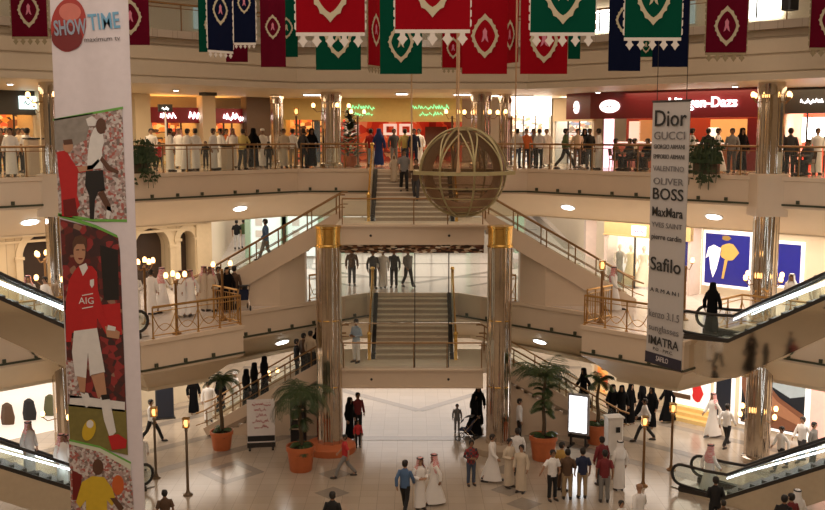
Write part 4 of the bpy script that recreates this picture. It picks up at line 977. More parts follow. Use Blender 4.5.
# ============================================================ ceiling and soffit lights
k = 0
def downlight(poly_side, px, S0, z, drop, label, r=.25):
    """recessed lamp in a sloping soffit: back .9 from the edge"""
    p = SUM(px, S0+.78*S2, z) ; sd = 1 if p.x > 0 else -1
    ang = math.atan2(.85, 1.15)
    ux = Vector((sd, -1, 0)).normalized(); back = Vector((sd, 1, 0)).normalized(); dn = (back*1.15+Vector((0, 0, -.85))).normalized(); nr = ux.cross(dn); nr = nr if nr.z < 0 else -nr
    t = thing('recessed_downlight', label, 'ceiling light', p); o = Vector(p)
    N = 20
    def disc(rad, d, th, nm, mt):
        m = MB(); m.plate([o+nr*d+ux*rad*1.25*math.cos(2*math.pi*i/N)+dn*rad*.62*math.sin(2*math.pi*i/N) for i in range(N)], nr*th); m.build(nm, mt, t)
    disc(r+.07, -.02, .04, 'trim_ring', WHITE); disc(r, .02, .03, 'lamp', WHITEGLOW)
def soff_z(z, off=.78): return z-1.35-(off-.35)*.85/1.15
for px, lab in ((240, 'recessed light in the upper soffit on the left'), (568, 'recessed light in the upper soffit right of the globe'), (714, 'recessed light in the upper soffit right of the brand banner'), (30, 'recessed light in the upper soffit left of the football banner')):
    downlight(None, px, 49.6, soff_z(UZ), 0, lab)
for px, lab in ((282, 'recessed light under the middle floor above the left notice board'), (540, 'recessed light under the middle floor above the big right palm')):
    downlight(None, px, 45.4, MZ-1.35-.43*.95/1.15, 0, lab, .24)
def ceil_light(px, Y, wd, label, S=None, z=14.2, d=.5):
    p = XD(px, Y, z) if S is None else SUM(px, S, z); rz = 0 if S is None else (R(-45) if p.x > 0 else R(45))
    t = thing('ceiling_light', label, 'ceiling light', (p.x, p.y, z-.09)); m = MB(); m.box((p.x, p.y, z-.03), (wd+.16, d+.16, .06), rz); m.build('frame', WHITE, t); m = MB(); m.box((p.x, p.y, z-.075), (wd, d, .03), rz); m.build('diffuser', WHITEGLOW, t)
ceil_light(318, 47.6, 1.3, 'long ceiling light by the left upper column'); ceil_light(262, 50.2, 1.2, 'long ceiling light above the brown upper wall', 61)
ceil_light(466, 47.2, 1.1, 'ceiling light above the globe, left of the upper column'); ceil_light(521, 49.8, 1.0, 'ceiling light before the white lit upper shop'); ceil_light(492, 48.6, .8, 'ceiling light between the two upper columns right of the globe'); ceil_light(402, 46.5, .5, 'small ceiling light above the top stair')
for px, S, lab in ((112, 53, 'small ceiling spot behind the football banner top'), (176, 52.6, 'small ceiling spot left of the dark ceiling vent'), (598, 53, 'small ceiling spot over the burgundy sign'), (735, 51.6, 'small ceiling spot left of the tall right column'), (10, 52, 'small ceiling spot at the far left')):
    p = SUM(px, S, 14.2); t = thing('ceiling_spot', lab, 'ceiling light', (p.x, p.y, 14.14)); m = MB(); m.lathe([(.14, .0), (.14, .06)], (p.x, p.y, 14.14), 14); m.build('trim_ring', WHITE, t); m = MB(); m.lathe([(.1, -.02), (.1, .0)], (p.x, p.y, 14.14), 14); m.build('lamp', WHITEGLOW, t)
p = SUM(208, 55.5, 14.2); t = thing('ceiling_vent', 'dark slotted vent in the upper left ceiling', 'vent', (p.x, p.y, 14.08)); m = MB(); m.box((p.x, p.y, 14.14), (.62, .5, .12), R(45)); m.build('frame', DARKMET, t); m = MB(); [m.box((p.x+.1*i*.7, p.y-.1*i*.7*-1, 14.07), (.56, .04, .03), R(45)) for i in range(-2, 3)]; m.build('slats', mat('grey slat', (.25, .25, .22), .5), t)
# hanging exit sign on a pole
p = SUM(167, 55, UZ); t = thing('pole_sign', 'small dark lit sign on a slim white pole, upper left', 'sign', (p.x, p.y, UZ)); m = MB(); m.tube([(p.x, p.y, UZ), (p.x, p.y, 13.3)], .04, 8); m.build('pole', WHITE, t); m = MB(); m.box((p.x, p.y, 13.45), (.62, .12, .32), R(30)); m.build('panel', DARKMET, t); scrawl(t, Vector((p.x, p.y, 13.45))+Vector((.03, -.06, 0)), .34, .14, R(30), WHITELT, seed=21)
# black loudspeaker under the top floor
p = PY(790, 4, 33); t = thing('loudspeaker', 'black loudspeaker hanging at the upper right', 'speaker', p); m = MB(); m.bbox((p.x, p.y, p.z+.2), (.45, .4, .8), R(25), .05); m.build('cabinet', BLACK, t); m = MB(); m.tube([(p.x, p.y, p.z+.5), (p.x, p.y, 22.5)], .02, 6); m.build('hanger', DARKMET, t)
m = MB(); m.lathe([(.15, 0), (.15, .03)], (p.x, p.y-.22, p.z+.2), 14); m.build('driver', DARKMET, t)

# ============================================================ tall football banner on the left
def football_banner():
    Yb = 20.; q = lambda x, y, k=0: PY(x, y, Yb-.012-.006*k)
    x0, x1 = PY(50, 0, Yb).x, PY(128.8, 30, Yb).x
    t = thing('advertising_banner', 'very tall white advertising banner with red ball logo and football pictures', 'banner', ((x0+x1)/2, Yb, 4.0))
    m = MB(); N = 12; rows = []; rb = []
    for j in range(27):
        z = 4.0+.5*j; rows.append([(x0+(x1-x0)*i/N, Yb+.012*math.sin(i*.9+j*.2), z) for i in range(N+1)]); rb.append([(p[0], p[1]+.02, p[2]) for p in reversed(rows[-1])])
    m.sheet(rows); m.sheet(rb); m.build('cloth', mat('white vinyl', (.74, .68, .72), .45), t, smooth=True)
    for z in (4.0, 17.0):
        m = MB(); m.tube([(x0-.05, Yb+.01, z), (x1+.05, Yb+.01, z)], .035, 8); m.build('rod', DARKMET, t)
    for x in (x0+.1, x1-.1):
        m = MB(); m.tube([(x, Yb+.01, 17), (x, Yb+.01, 22.5)], .012, 5); m.build('cord', DARKMET, t)
    def sh(pts, mt, k=1, nm='printed_shape'):
        m = MB(); m.plate([q(x, y, k) for x, y in pts], (0, -.003, 0)); return m.build(nm, mt, t)
    E = lambda cx, cy, rx, ry, n=20, rot=0.: [(cx+rx*math.cos(a)*math.cos(rot)-ry*math.sin(a)*math.sin(rot), cy+rx*math.cos(a)*math.sin(rot)+ry*math.sin(a)*math.cos(rot)) for a in [2*math.pi*i/n for i in range(n)]]
    PR = lambda n, c, v=.1: mat('print '+n, c, .45, var=v, scale=9)
    red, dred, wht, blk, grn = PR('red', (.48, .02, .022)), PR('dark red', (.16, .012, .012)), PR('white', (.72, .70, .68)), PR('black', (.018, .016, .016)), PR('green edge', (.16, .42, .08))
    skin, dskin, yel, grass, grey = PR('skin', (.48, .26, .16)), PR('brown skin', (.11, .05, .03)), PR('yellow', (.62, .42, .03)), PR('turf', (.20, .17, .05), .25), PR('grey stand', (.28, .25, .22), .3)
    crowd = voromat('printed crowd', [(0, (.42, .30, .28)), (.25, (.55, .5, .48)), (.45, (.40, .12, .10)), (.6, (.20, .15, .13)), (.75, (.62, .55, .52)), (.88, (.30, .22, .2))], 20)
    dcrowd = voromat('printed dark crowd', [(0, (.14, .02, .018)), (.3, (.07, .02, .018)), (.55, (.28, .03, .03)), (.75, (.05, .02, .02)), (.9, (.30, .16, .11))], 8)
    # logo ball and lettering
    sh(E(68.5, 25, 17.5, 27, 28, .12), PR('ball red', (.40, .035, .025), .05), 1, 'logo_ball'); sh(E(67, 38, 15.5, 13, 20, .1), PR('ball dark', (.18, .012, .012)), 2); sh(E(70, 12, 11, 9, 20, .1), PR('ball pale', (.62, .18, .14)), 2)
    o = q(70, 28, 4); text('SHOW', .40, 'lettering', PR('steel blue', (.30, .36, .46)), t, o, (R(90), R(-4), 0), sx=.52, ext=.004, bold=.01)
    o = q(104, 22, 4); text('TIME', .44, 'lettering', PR('sky blue', (.16, .40, .62)), t, o, (R(90), R(-5), 0), sx=.66, ext=.004, bold=.006)
    o = q(102, 39, 4); text('maximum tv', .135, 'lettering', PR('grey letters', (.16, .15, .16)), t, o, (R(90), R(-3), 0), sx=1.05, ext=.004)
    # picture one: two players before a crowd
    sh([(54, 120), (122, 108), (127, 220), (95, 219), (59, 215)], crowd, 1, 'picture'); sh([(54, 119), (93, 113), (86, 140), (64, 150), (55, 150)], grey, 2); sh([(53, 119), (123, 106.5), (123, 109), (53, 121)], grn, 2); sh([(58, 213), (95, 219), (127, 219.5), (127, 222), (94, 221.5), (58, 216)], grn, 2)
    sh([(57, 152), (66, 150), (72, 160), (76, 166), (92, 166), (98, 159), (99, 163), (92, 171), (78, 173), (77, 195), (80, 205), (72, 217), (62, 216), (61, 190), (58, 168)], red, 3); sh(E(68, 146, 5, 6.5), skin, 4); sh([(63, 140), (72, 139), (73, 144), (64, 145)], dskin, 5)
    sh([(77, 167), (92, 165), (98, 159), (100, 161), (92, 170), (79, 172)], skin, 4); sh([(63, 200), (75, 198), (78, 216), (64, 216)], dred, 4)
    sh([(94, 128), (102, 126), (104, 142), (102, 150), (103, 168), (87, 170), (88, 152), (90, 138)], wht, 4); sh(E(101, 126, 5, 8), dskin, 5); sh([(86, 171), (103, 170), (105, 190), (98, 192), (95, 200), (94, 219), (90, 219), (89, 195), (85, 185)], blk, 4); sh([(103, 189), (110, 204), (112, 212), (107, 210), (98, 194)], dskin, 4); sh([(107, 206), (112, 207), (109, 219), (106, 218)], wht, 4)
    sh([(102, 156), (110, 166), (119, 171), (118, 174), (107, 170), (100, 160)], dskin, 5); sh([(86, 119), (92, 116), (97, 120), (95, 126), (88, 126)], wht, 3)
    # picture two: standing player in red and white with a ball
    sh([(60, 219), (95, 228), (118, 237), (120, 250), (128, 455), (100, 448), (70, 441), (66, 340)], dcrowd, 1, 'picture'); sh([(58, 214), (60, 217), (96, 228), (118, 238), (117, 235), (96, 225), (66, 215)], grn, 2)
    sh([(68, 404), (126, 410), (128, 455), (100, 448), (70, 441)], grass, 2); sh([(70, 395), (125, 402), (125, 412), (69, 406)], wht, 2); sh([(66, 360), (80, 362), (82, 398), (69, 398)], crowd, 2); sh([(100, 245), (118, 250), (119, 300), (104, 300)], blk, 2); sh([(100, 305), (120, 303), (122, 335), (105, 332)], red, 2)
    sh([(69, 280), (75, 270), (80, 265), (92, 266), (97, 272), (98, 290), (105, 318), (110, 330), (106, 334), (97, 318), (97, 328), (72, 333), (71, 342), (66, 342), (66, 300)], red, 4); sh(E(79.5, 252, 6, 12), skin, 5); sh([(73, 252), (72.5, 243), (75, 237), (81, 235), (86, 238), (87, 246), (86, 250), (84.5, 244), (77, 244), (74.5, 247)], dskin, 6); sh([(76, 249.5), (79, 249), (79, 250.5), (76, 250.5)], dskin, 6); sh([(82, 249), (85, 249.5), (85, 250.5), (82, 250.5)], dskin, 6); sh([(78, 258), (83, 258), (82, 259.5), (79, 259.5)], dred, 6); sh([(79, 266), (86, 263), (88, 268), (83, 276)], wht, 5)
    sh([(105, 326), (113, 328), (120, 332), (119, 339), (107, 337)], skin, 5); sh([(108, 325), (116, 327), (115, 331), (107, 330)], wht, 6); sh([(74, 331), (97, 328), (105, 372), (90, 376), (88, 352), (86, 378), (75, 376), (72, 352)], wht, 5)
    sh([(91, 375), (104, 372), (107, 396), (98, 398)], skin, 5); sh([(77, 376), (86, 378), (85, 394), (80, 392)], skin, 5); sh([(100, 397), (109, 395), (116, 432), (110, 438), (104, 420)], wht, 5); sh([(101, 395), (109, 394), (110, 399), (102, 400)], blk, 6); sh([(108, 436), (118, 434), (127, 440), (126, 448), (112, 450)], red, 6); sh([(80, 392), (88, 393), (92, 404), (86, 408)], wht, 5)
    sh(E(89, 430, 6.5, 11, 16, .3), yel, 5); sh(E(90, 424, 3.5, 4), wht, 6)
    o = q(86.5, 301, 7); text('AIG', .19, 'shirt_letters', wht, t, o, (R(90), 0, 0), ext=.003); sh([(82, 295), (93, 293), (93, 294), (82, 296)], wht, 6); sh([(82, 308), (93, 306), (93, 307), (82, 309)], wht, 6); sh([(90, 280), (94, 279), (94, 285), (92, 288), (90, 285)], wht, 6)
    # picture three: player in yellow
    sh([(69, 443), (100, 451), (131, 468), (136, 540), (72, 540)], crowd, 1, 'picture'); sh([(69, 440), (100, 447), (131, 463), (131, 470), (100, 452), (69, 444)], PR('pale stripe', (.65, .68, .55)), 2); sh([(69, 439), (100, 446), (131, 462), (131, 464), (100, 448), (69, 441)], grn, 3)
    sh([(82, 482), (92, 476), (104, 477), (112, 488), (116, 500), (112, 506), (107, 500), (108, 540), (86, 540), (86, 500), (80, 508), (76, 502)], yel, 3); sh(E(98, 467, 5.5, 8), dskin, 4); sh([(110, 498), (116, 498), (124, 508), (120, 512)], dskin, 4); sh(E(118, 485, 6, 10), PR('orange red', (.55, .12, .03)), 2); sh([(72, 470), (82, 475), (80, 500), (73, 500)], dred, 2)
    return t
football_banner()
# ============================================================ hanging brand list banner on the right
def brand_banner():
    L, Rr = Vector((6.57, 27.6)), Vector((7.22, 26.3)); d = (Rr-L); w = d.length; rz = math.atan2(d.y, d.x); c = (L+Rr)/2; Yc = c.y
    Z = lambda py: PY(666, py, Yc).z
    zb, zt = Z(366), Z(101)
    t = thing('brand_banner', 'narrow pale hanging banner listing eyewear brand names', 'banner', (c.x, c.y, zb), rz)
    def bp(m, nm, mt): o = bpy.data.objects.new(nm, m.mesh(nm, mt)); COL.objects.link(o); o.parent = t; return o
    h = zt-zb; m = MB(); rf = [[(-w/2+w*i/6, .01*math.sin(j*.5+i*.4), h*j/12) for i in range(7)] for j in range(13)]; m.sheet(rf); m.sheet([[(p[0], .018+p[1], p[2]) for p in reversed(r)] for r in rf]); bp(m, 'cloth', mat('pale banner vinyl', (.50, .47, .45), .5, var=.03))
    for z in (0, h): m = MB(); m.tube([(-w/2-.03, .01, z), (w/2+.03, .01, z)], .03, 8); bp(m, 'rod', DARKMET)
    for x in (-w*.4, w*.4): m = MB(); m.tube([(x, .01, h), (x, .01, 22.5-zb)], .01, 5); bp(m, 'cord', DARKMET)
    m = MB(); m.box((0, -.02, (Z(357)-Z(364))/2+Z(364)-zb), (w, .02, Z(355)-Z(365))); bp(m, 'dark_footer', mat('navy footer', (.015, .012, .03), .5))
    ink = mat('black ink', (.02, .02, .02), .5); soft = mat('grey ink', (.16, .15, .15), .5)
    for s, py, size, mt, fit in (('Dior', 119, .62, ink, .86), ('GUCCI', 136, .30, soft, .84), ('GIORGIO ARMANI', 147, .17, ink, .84), ('EMPORIO ARMANI', 157, .17, ink, .84), ('VALENTINO', 169, .20, soft, .84), ('OLIVER', 182, .26, soft, .82), ('BOSS', 195, .44, ink, .84), ('MaxMara', 213, .36, ink, .84), ('YVES SAINT', 226, .20, soft, .84), ('pierre cardin', 238, .22, ink, .82), ('Safilo', 266, .52, ink, .84), ('DIESEL', 281, .12, soft, .8), ('A R M A N I', 292, .16, ink, .8), ('JLO', 300, .12, soft, .3), ('kenzo 3.1.5', 316, .30, soft, .84), ('sunglasses', 330, .26, soft, .84), ('IMATRA', 343, .34, ink, .84), ('P.O. - P.M.C.', 351, .13, ink, .55)):
        if s == 'JLO' or s == 'DIESEL': continue
        o = text(s, size, 'lettering', mt, None, (0, 0, 0), ext=.004, bold=.004 if size > .3 else 0)
        ww = o.dimensions.x or 1; bpy.context.view_layer.update(); ww = max(v.co.x for v in o.data.vertices)-min(v.co.x for v in o.data.vertices)
        o.parent = t; o.location = (0, -.03, Z(py)-zb); o.scale = (w*fit/ww, 1, 1)
    o = text('SAFILO', .2, 'lettering', mat('pale ink', (.6, .55, .55), .5), None, (0, 0, 0), ext=.004); o.parent = t; o.location = (0, -.045, Z(360)-zb); o.scale = (.8, 1, 1)
brand_banner()

# ============================================================ plants
def palm(p, h, label, pot_r=.5, pot_h=.85, nf=16, fl=1.25, skirt=True, potm=TERRA, droop=1., seed=1, under=True, tiers=0):
    r = random.Random(seed); x, y, z = p
    t = thing('potted_palm', label, 'potted plant', p)
    m = MB(); m.lathe([(pot_r*.74, 0), (pot_r*.78, .03), (pot_r*.95, pot_h*.8), (pot_r*1.04, pot_h*.82), (pot_r*1.04, pot_h), (pot_r*.93, pot_h), (pot_r*.9, pot_h*.9)], (x, y, z), 24); m.build('pot', potm, t, smooth=True)
    m = MB(); m.lathe([(pot_r*.2, pot_h*.86), (pot_r*.92, pot_h*.88), (pot_r*.5, pot_h*.95), (.05, pot_h*.97)], (x, y, z), 16); m.build('soil', SOIL, t)
    zt = z+h; m = MB(); m.tube([(x+.03*math.sin(k), y+.03*math.cos(k*1.3), z+pot_h*.9+(h-pot_h*.9)*k/8) for k in range(9)], [.085-.004*k for k in range(9)], 10); m.build('trunk', TRUNK, t, smooth=True)
    def frond(a, el, L, zz, nm='frond'):
        m = MB(); pts = []; e = el; q = Vector((x+.03, y, zz)); dr = Vector((math.cos(a), math.sin(a), 0)); N = 9
        for k in range(N+1):
            pts.append(q.copy()); q = q+(dr*math.cos(e)+Vector((0, 0, math.sin(e))))*L/N; e -= droop*(1.45+.3*r.random())/N*1.25
        m.tube(pts, [.018*(1-k/(N+2)) for k in range(N+1)], 4)
        sidev = Vector((-math.sin(a), math.cos(a), 0))
        for k in range(2, 2*N):
            f = k/(2*N); i = min(N-1, int(f*N)); b = pts[i].lerp(pts[i+1], f*N-i); tg = (pts[i+1]-pts[i]).normalized(); ll = L*.40*math.sin(math.pi*(.12+.82*f))
            for s in (-1, 1):
                d = (sidev*s*.85+tg*.6+Vector((0, 0, -.35-.2*r.random()))).normalized(); wv = tg*.02
                m.add([b-wv, b+wv, b+d*ll*.6+wv*.8, b+d*ll, b+d*ll*.6-wv*.8], [(0, 1, 2, 3, 4)])
        m.build(nm, LEAF if r.random() < .7 else LEAFD, t, fixn=False)
    for k in range(nf): frond(2*math.pi*k/nf*2.4+r.random()*.5, .15+1.15*r.random(), fl*(.75+.4*r.random()), zt-.1*r.random())
    for k in range(tiers): frond(2*math.pi*k/7*2.4+r.random(), .3+.6*r.random(), fl*.5*(.7+.5*r.random()), zt-.3-1.1*k/max(1, tiers))
    if under:
        for k in range(9): frond(2*math.pi*k/9+r.random()*.4, .5+.7*r.random(), pot_r*1.25*(.8+.4*r.random()), z+pot_h*.95, 'low_leaf')
    return t
palm(P(222, 449, 0), 2.75, 'slim potted palm left of the white notice board', .44, .75, 14, .95, seed=3)
palm(P(301, 470, 0), 2.9, 'bushy potted palm standing left of the portal column', .52, .95, 26, 1.55, seed=5, droop=1.15, tiers=8)
palm(P(543, 459, 0), 3.2, 'large potted palm right of the portal column', .52, .95, 24, 1.5, seed=8, droop=.9, tiers=18)
palm(P(597, 443, 0), 2.55, 'potted palm behind the lit advertising board', .48, .8, 12, .8, seed=12)
c = P(512, 437, 0); 0 and palm((c.x, c.y, 0), 2.6, 'palm beside the lower right stair behind the portal column', .36, .6, 12, .9, seed=31)
def trough(px, S, label, z=UZ, wd=1.0, seed=1, sd=1):
    p = SUM(px, S, z); r = random.Random(seed); t = thing('hanging_planter', label, 'plant', (p.x, p.y, z)); rz = R(-45) if p.x > 0 else R(45)
    m = MB(); m.bbox((p.x, p.y, z+.22), (wd, .32, .42), rz, .03); m.build('trough', mat('brown trough', (.10, .07, .04), .6), t)
    ux = Vector((math.cos(rz), math.sin(rz), 0)); fr = Vector((math.sin(rz), -math.cos(rz), 0))
    for k in range(34):
        m = MB(); b = Vector((p.x, p.y, z+.42))+ux*(r.random()-.5)*wd*.95+fr*(r.random()-.3)*.2; up = .3+.75*r.random(); out = .12+.35*r.random(); dn = (.2+.9*r.random()) if k % 2 else 0; sl = (r.random()-.5)*.5
        pts = [b, b+Vector((0, 0, up*.7))+ux*sl*.4, b+Vector((0, 0, up))+fr*out*.6+ux*sl, b+Vector((0, 0, up*.4-dn*.4))+fr*out+ux*sl*1.2, b+Vector((0, 0, -dn))+fr*(out+.05)+ux*sl*1.3]
        for i in range(len(pts)-1):
            for s in (-1, 1):
                q = pts[i].lerp(pts[i+1], .6); m.add([q, q+ux*s*.13+Vector((0, 0, .05)), q+ux*s*.2-Vector((0, 0, .08)), q+ux*s*.08-Vector((0, 0, .07))], [(0, 1, 2, 3)])
        m.tube(pts, .012, 4); m.build('trailing_stem', LEAFD, t, fixn=False)
trough(706, 49.75, 'dark plant trailing over the upper edge right of the brand banner', seed=2)
trough(139, 49.9, 'dark plant trailing over the upper edge right of the football banner', seed=5, wd=.7)
# decorated cone tree
p = XD(350, 47.5, UZ); t = thing('decorated_tree', 'dark green decorated cone tree beside the left upper column', 'tree', p)
m = MB(); m.lathe([(.3, 0), (.36, .5), (.3, .5)], p, 14); m.build('pot', TERRA, t)
m = MB(); r = random.Random(4)
for k in range(420):
    f = r.random(); a = r.random()*6.28; rad = (.62*(1-f)+.12)*(.7+.3*r.random()); b = Vector((p.x+rad*math.cos(a), p.y+rad*math.sin(a), UZ+.5+2.1*f)); d = Vector((math.cos(a), math.sin(a), .3))*.16; s = Vector((-math.sin(a), math.cos(a), 0))*.06
    m.add([b-d-s, b-d+s, b+d*.5+s, b+d, b+d*.5-s], [(0, 1, 2, 3, 4)])
m.build('foliage', LEAFD, t, fixn=False)
for k in range(14):
    f = r.random(); a = -r.random()*3.14; rad = .62*(1-f)+.16; m = MB(); m.ball((p.x+rad*math.cos(a), p.y+rad*math.sin(a), UZ+.6+1.9*f), .06, 8, 5); m.build('bauble', [GOLD, REDGLOW, WHITE][k % 3], t)

# ============================================================ notice board, light box, kiosks, cafe furniture
def notice():
    p = P(261.5, 448.5, 0); rz = R(8); t = thing('notice_board', 'white standing notice board with rows of red script and black foot panel', 'sign', p, rz)
    def bp(m, nm, mt): o = bpy.data.objects.new(nm, m.mesh(nm, mt)); COL.objects.link(o); o.parent = t; return o
    m = MB(); m.box((0, 0, 1.12), (1.08, .05, 1.74)); bp(m, 'board', mat('board white', (.80, .76, .74), .4))
    m = MB(); m.box((0, -.035, .42), (1.06, .02, .22)); bp(m, 'black_strip', BLACK)
    m = MB(); m.box((0, .02, .15), (1.1, .04, .2)); m.box((-.45, 0, .03), (.08, .6, .05)); m.box((.45, 0, .03), (.08, .6, .05)); m.box((-.45, .0, .15), (.05, .05, .25)); m.box((.45, .0, .15), (.05, .05, .25)); bp(m, 'foot', DARKMET)
    for k, (zz, w, s) in enumerate(((1.78, .66, 31), (1.55, .5, 32), (1.33, .36, 33), (1.10, .66, 34), (.88, .52, 35))):
        r = random.Random(s); m = MB(); x = -w/2
        while x < w/2:
            st = .05+.06*r.random(); k2 = .05+.05*r.random(); m.tube([(x, -.035, zz), (x+st*.4, -.035, zz+(k2 if r.random() < .6 else -k2*.6)), (x+st, -.035, zz-.01)], .013, 4)
            if r.random() < .4: m.box((x+st*.5, -.035, zz+.09), (.022, .012, .022))
            x += st*(1 if r.random() < .8 else 1.5)
        bp(m, 'script_line', mat('red script', (.45, .05, .06), .5))
notice()
def lightbox():
    p = P(578, 447, 0); rz = R(-28); t = thing('light_box', 'bright white lit advertising board on a black stand before a palm', 'sign', p, rz)
    def bp(m, nm, mt): o = bpy.data.objects.new(nm, m.mesh(nm, mt)); COL.objects.link(o); o.parent = t; return o
    m = MB(); m.bbox((0, 0, 1.35), (.86, .16, 1.62), 0, .02); bp(m, 'cabinet', mat('grey cabinet', (.30, .30, .32), .4))
    m = MB(); m.box((0, -.085, 1.35), (.70, .02, 1.44)); bp(m, 'lit_face', mat('light box glow', (.93, .97, 1), .5, emit=4.5, var=0))
    m = MB(); m.box((-.3, 0, .28), (.07, .07, .56)); m.box((.3, 0, .28), (.07, .07, .56)); m.box((-.3, 0, .03), (.1, .7, .06)); m.box((.3, 0, .03), (.1, .7, .06)); m.box((0, .1, .4), (.9, .05, .12)); bp(m, 'stand', BLACK)
lightbox()
p = P(613, 453, 0); t = thing('service_kiosk', 'small white service kiosk with dark slot behind the man in white', 'kiosk', p); m = MB(); m.bbox((p.x, p.y, .72), (.62, .5, 1.44), .2, .05); m.build('cabinet', WHITE, t); m = MB(); m.box((p.x+.12, p.y-.26, 1.0), (.16, .06, .2), .2); m.build('slot', BLACK, t); m = MB(); m.box((p.x, p.y, 1.46), (.68, .56, .06), .2); m.build('top', WHITE, t)
p = P(299, 444, 0); t = thing('glossy_kiosk', 'glossy black kiosk between the bushy palm and the portal column', 'kiosk', p); m = MB(); m.bbox((p.x, p.y, .9), (.62, .5, 1.8), 0, .04); m.build('cabinet', mat('gloss black', (.012, .012, .014), .12), t)
for z in (.7, 1.1, 1.5): m = MB(); m.box((p.x, p.y-.27, z), (.5, .04, .05)); m.build('silver_strip', CHROME, t)
p = P(322, 449, 0); t = thing('sign_stand', 'narrow dark red sign stand leaning by the left portal column', 'sign', (p.x-.1, p.y+.6, 0)); m = MB(); m.box((p.x-.1, p.y+.6, 1.1), (.3, .1, 2.0)); m.build('panel', mat('dark red panel', (.14, .02, .02), .4), t); m = MB(); m.box((p.x-.1, p.y+.6, .05), (.4, .4, .1)); m.build('base', DARKMET, t)
# beige bins and boxes along the upper railing
for px, S, h, lab in ((33, 50.9, 1.35, 'beige pedestal bin at the upper railing left of the football banner'), (228, 50.7, 1.0, 'beige pedestal bin at the upper railing before the yellow shirted man'), (101, 50.9, 1.1, 'pedestal bin behind the football banner')):
    if px == 101: continue
    p = SUM(px, S, UZ); t = thing('pedestal_bin', lab, 'bin', p); m = MB(); m.bbox((p.x, p.y, UZ+h/2), (.42, .42, h), R(45), .04); m.build('body', BEIGE, t); m = MB(); m.box((p.x, p.y, UZ+h+.02), (.46, .46, .05), R(45)); m.build('lid', DARKMET, t)
def cafe_table(px, S, label):
    p = SUM(px, S, UZ); t = thing('cafe_table', label, 'table', p); m = MB(); m.lathe([(.38, .72), (.40, .74), (.38, .76)], p, 18); m.build('top', mat('dark table top', (.08, .045, .03), .3), t); m = MB(); m.lathe([(.25, 0), (.25, .03), (.04, .06), (.04, .72)], p, 12); m.build('pedestal', DARKMET, t)
def cafe_chair(x, y, rz, label, z=UZ):
    t = thing('cafe_chair', label, 'chair', (x, y, z), rz)
    def bp(m, nm, mt): o = bpy.data.objects.new(nm, m.mesh(nm, mt)); COL.objects.link(o); o.parent = t
    m = MB(); m.bbox((0, 0, .45), (.42, .42, .05), 0, .015); bp(m, 'seat', mat('chair wood', (.14, .07, .035), .5)); m = MB(); m.plate([(-.2, .2, .6), (.2, .2, .6), (.19, .25, .9), (-.19, .25, .9)], (0, .03, 0)); bp(m, 'backrest', MATS['chair wood'])
    for a in (-1, 1):
        for b in (-1, 1): m = MB(); m.tube([(a*.18, b*.18, .43), (a*.2, b*.21, 0)], .018, 6); bp(m, 'leg', DARKMET)
        m = MB(); m.tube([(a*.19, .2, .45), (a*.19, .25, .9)], .016, 6); bp(m, 'back_post', DARKMET)
for px, S, lab in ((622, 51.6, 'round cafe table by the upper right railing, left of the brand banner'), (640, 51.9, 'round cafe table close beside the brand banner on the upper floor'), (800, 52, 'cafe table behind the upper railing at the far right')): cafe_table(px, S, lab)
# ============================================================ people
SKINS = [mat('skin light brown', (.42, .24, .15), .55), mat('skin brown', (.30, .16, .09), .55), mat('skin dark', (.13, .065, .04), .55)]
EYE = mat('eye dark', (.02, .015, .012), .3)
HAIRM = mat('black hair', (.015, .012, .010), .6)
THOBE = mat('white thobe cloth', (.82, .79, .76), .75, var=.04); THOBEB = mat('beige thobe cloth', (.60, .50, .38), .75)
ABAYA = mat('black abaya cloth', (.006, .006, .007), .9, spec=.1); GHUT = checkmat('red checked scarf', (.62, .06, .07), (.78, .68, .66), 38); GHUW = mat('white scarf cloth', (.84, .82, .80), .75)
SHOEB = mat('dark shoe leather', (.03, .022, .018), .4); AGAL = BLACK
def cl(n, c): return mat('cloth '+n, c, .8, var=.12, scale=14)
CLO = dict(white=cl('white', (.80, .78, .76)), black=cl('black', (.010, .010, .011)), navy=cl('navy', (.014, .022, .06)), blue=cl('blue', (.08, .15, .28)), grey=cl('grey', (.22, .21, .20)), maroon=cl('maroon', (.17, .018, .022)), red=cl('red', (.50, .03, .03)), brown=cl('brown', (.10, .055, .03)), mustard=cl('mustard', (.45, .27, .07)), khaki=cl('khaki', (.36, .26, .15)), jeans=cl('jeans', (.055, .075, .12)), orange=cl('orange', (.65, .16, .04)), yellow=cl('yellow', (.60, .46, .15)), green=cl('green', (.10, .15, .06)), beige=cl('beige', (.58, .47, .34)), lblue=cl('light blue', (.40, .50, .60)), royal=cl('royal blue', (.02, .05, .20)), dgrey=cl('dark grey', (.06, .06, .065)))
STRIPE = checkmat('striped dark red shirt', (.28, .03, .03), (.05, .05, .06), 9)

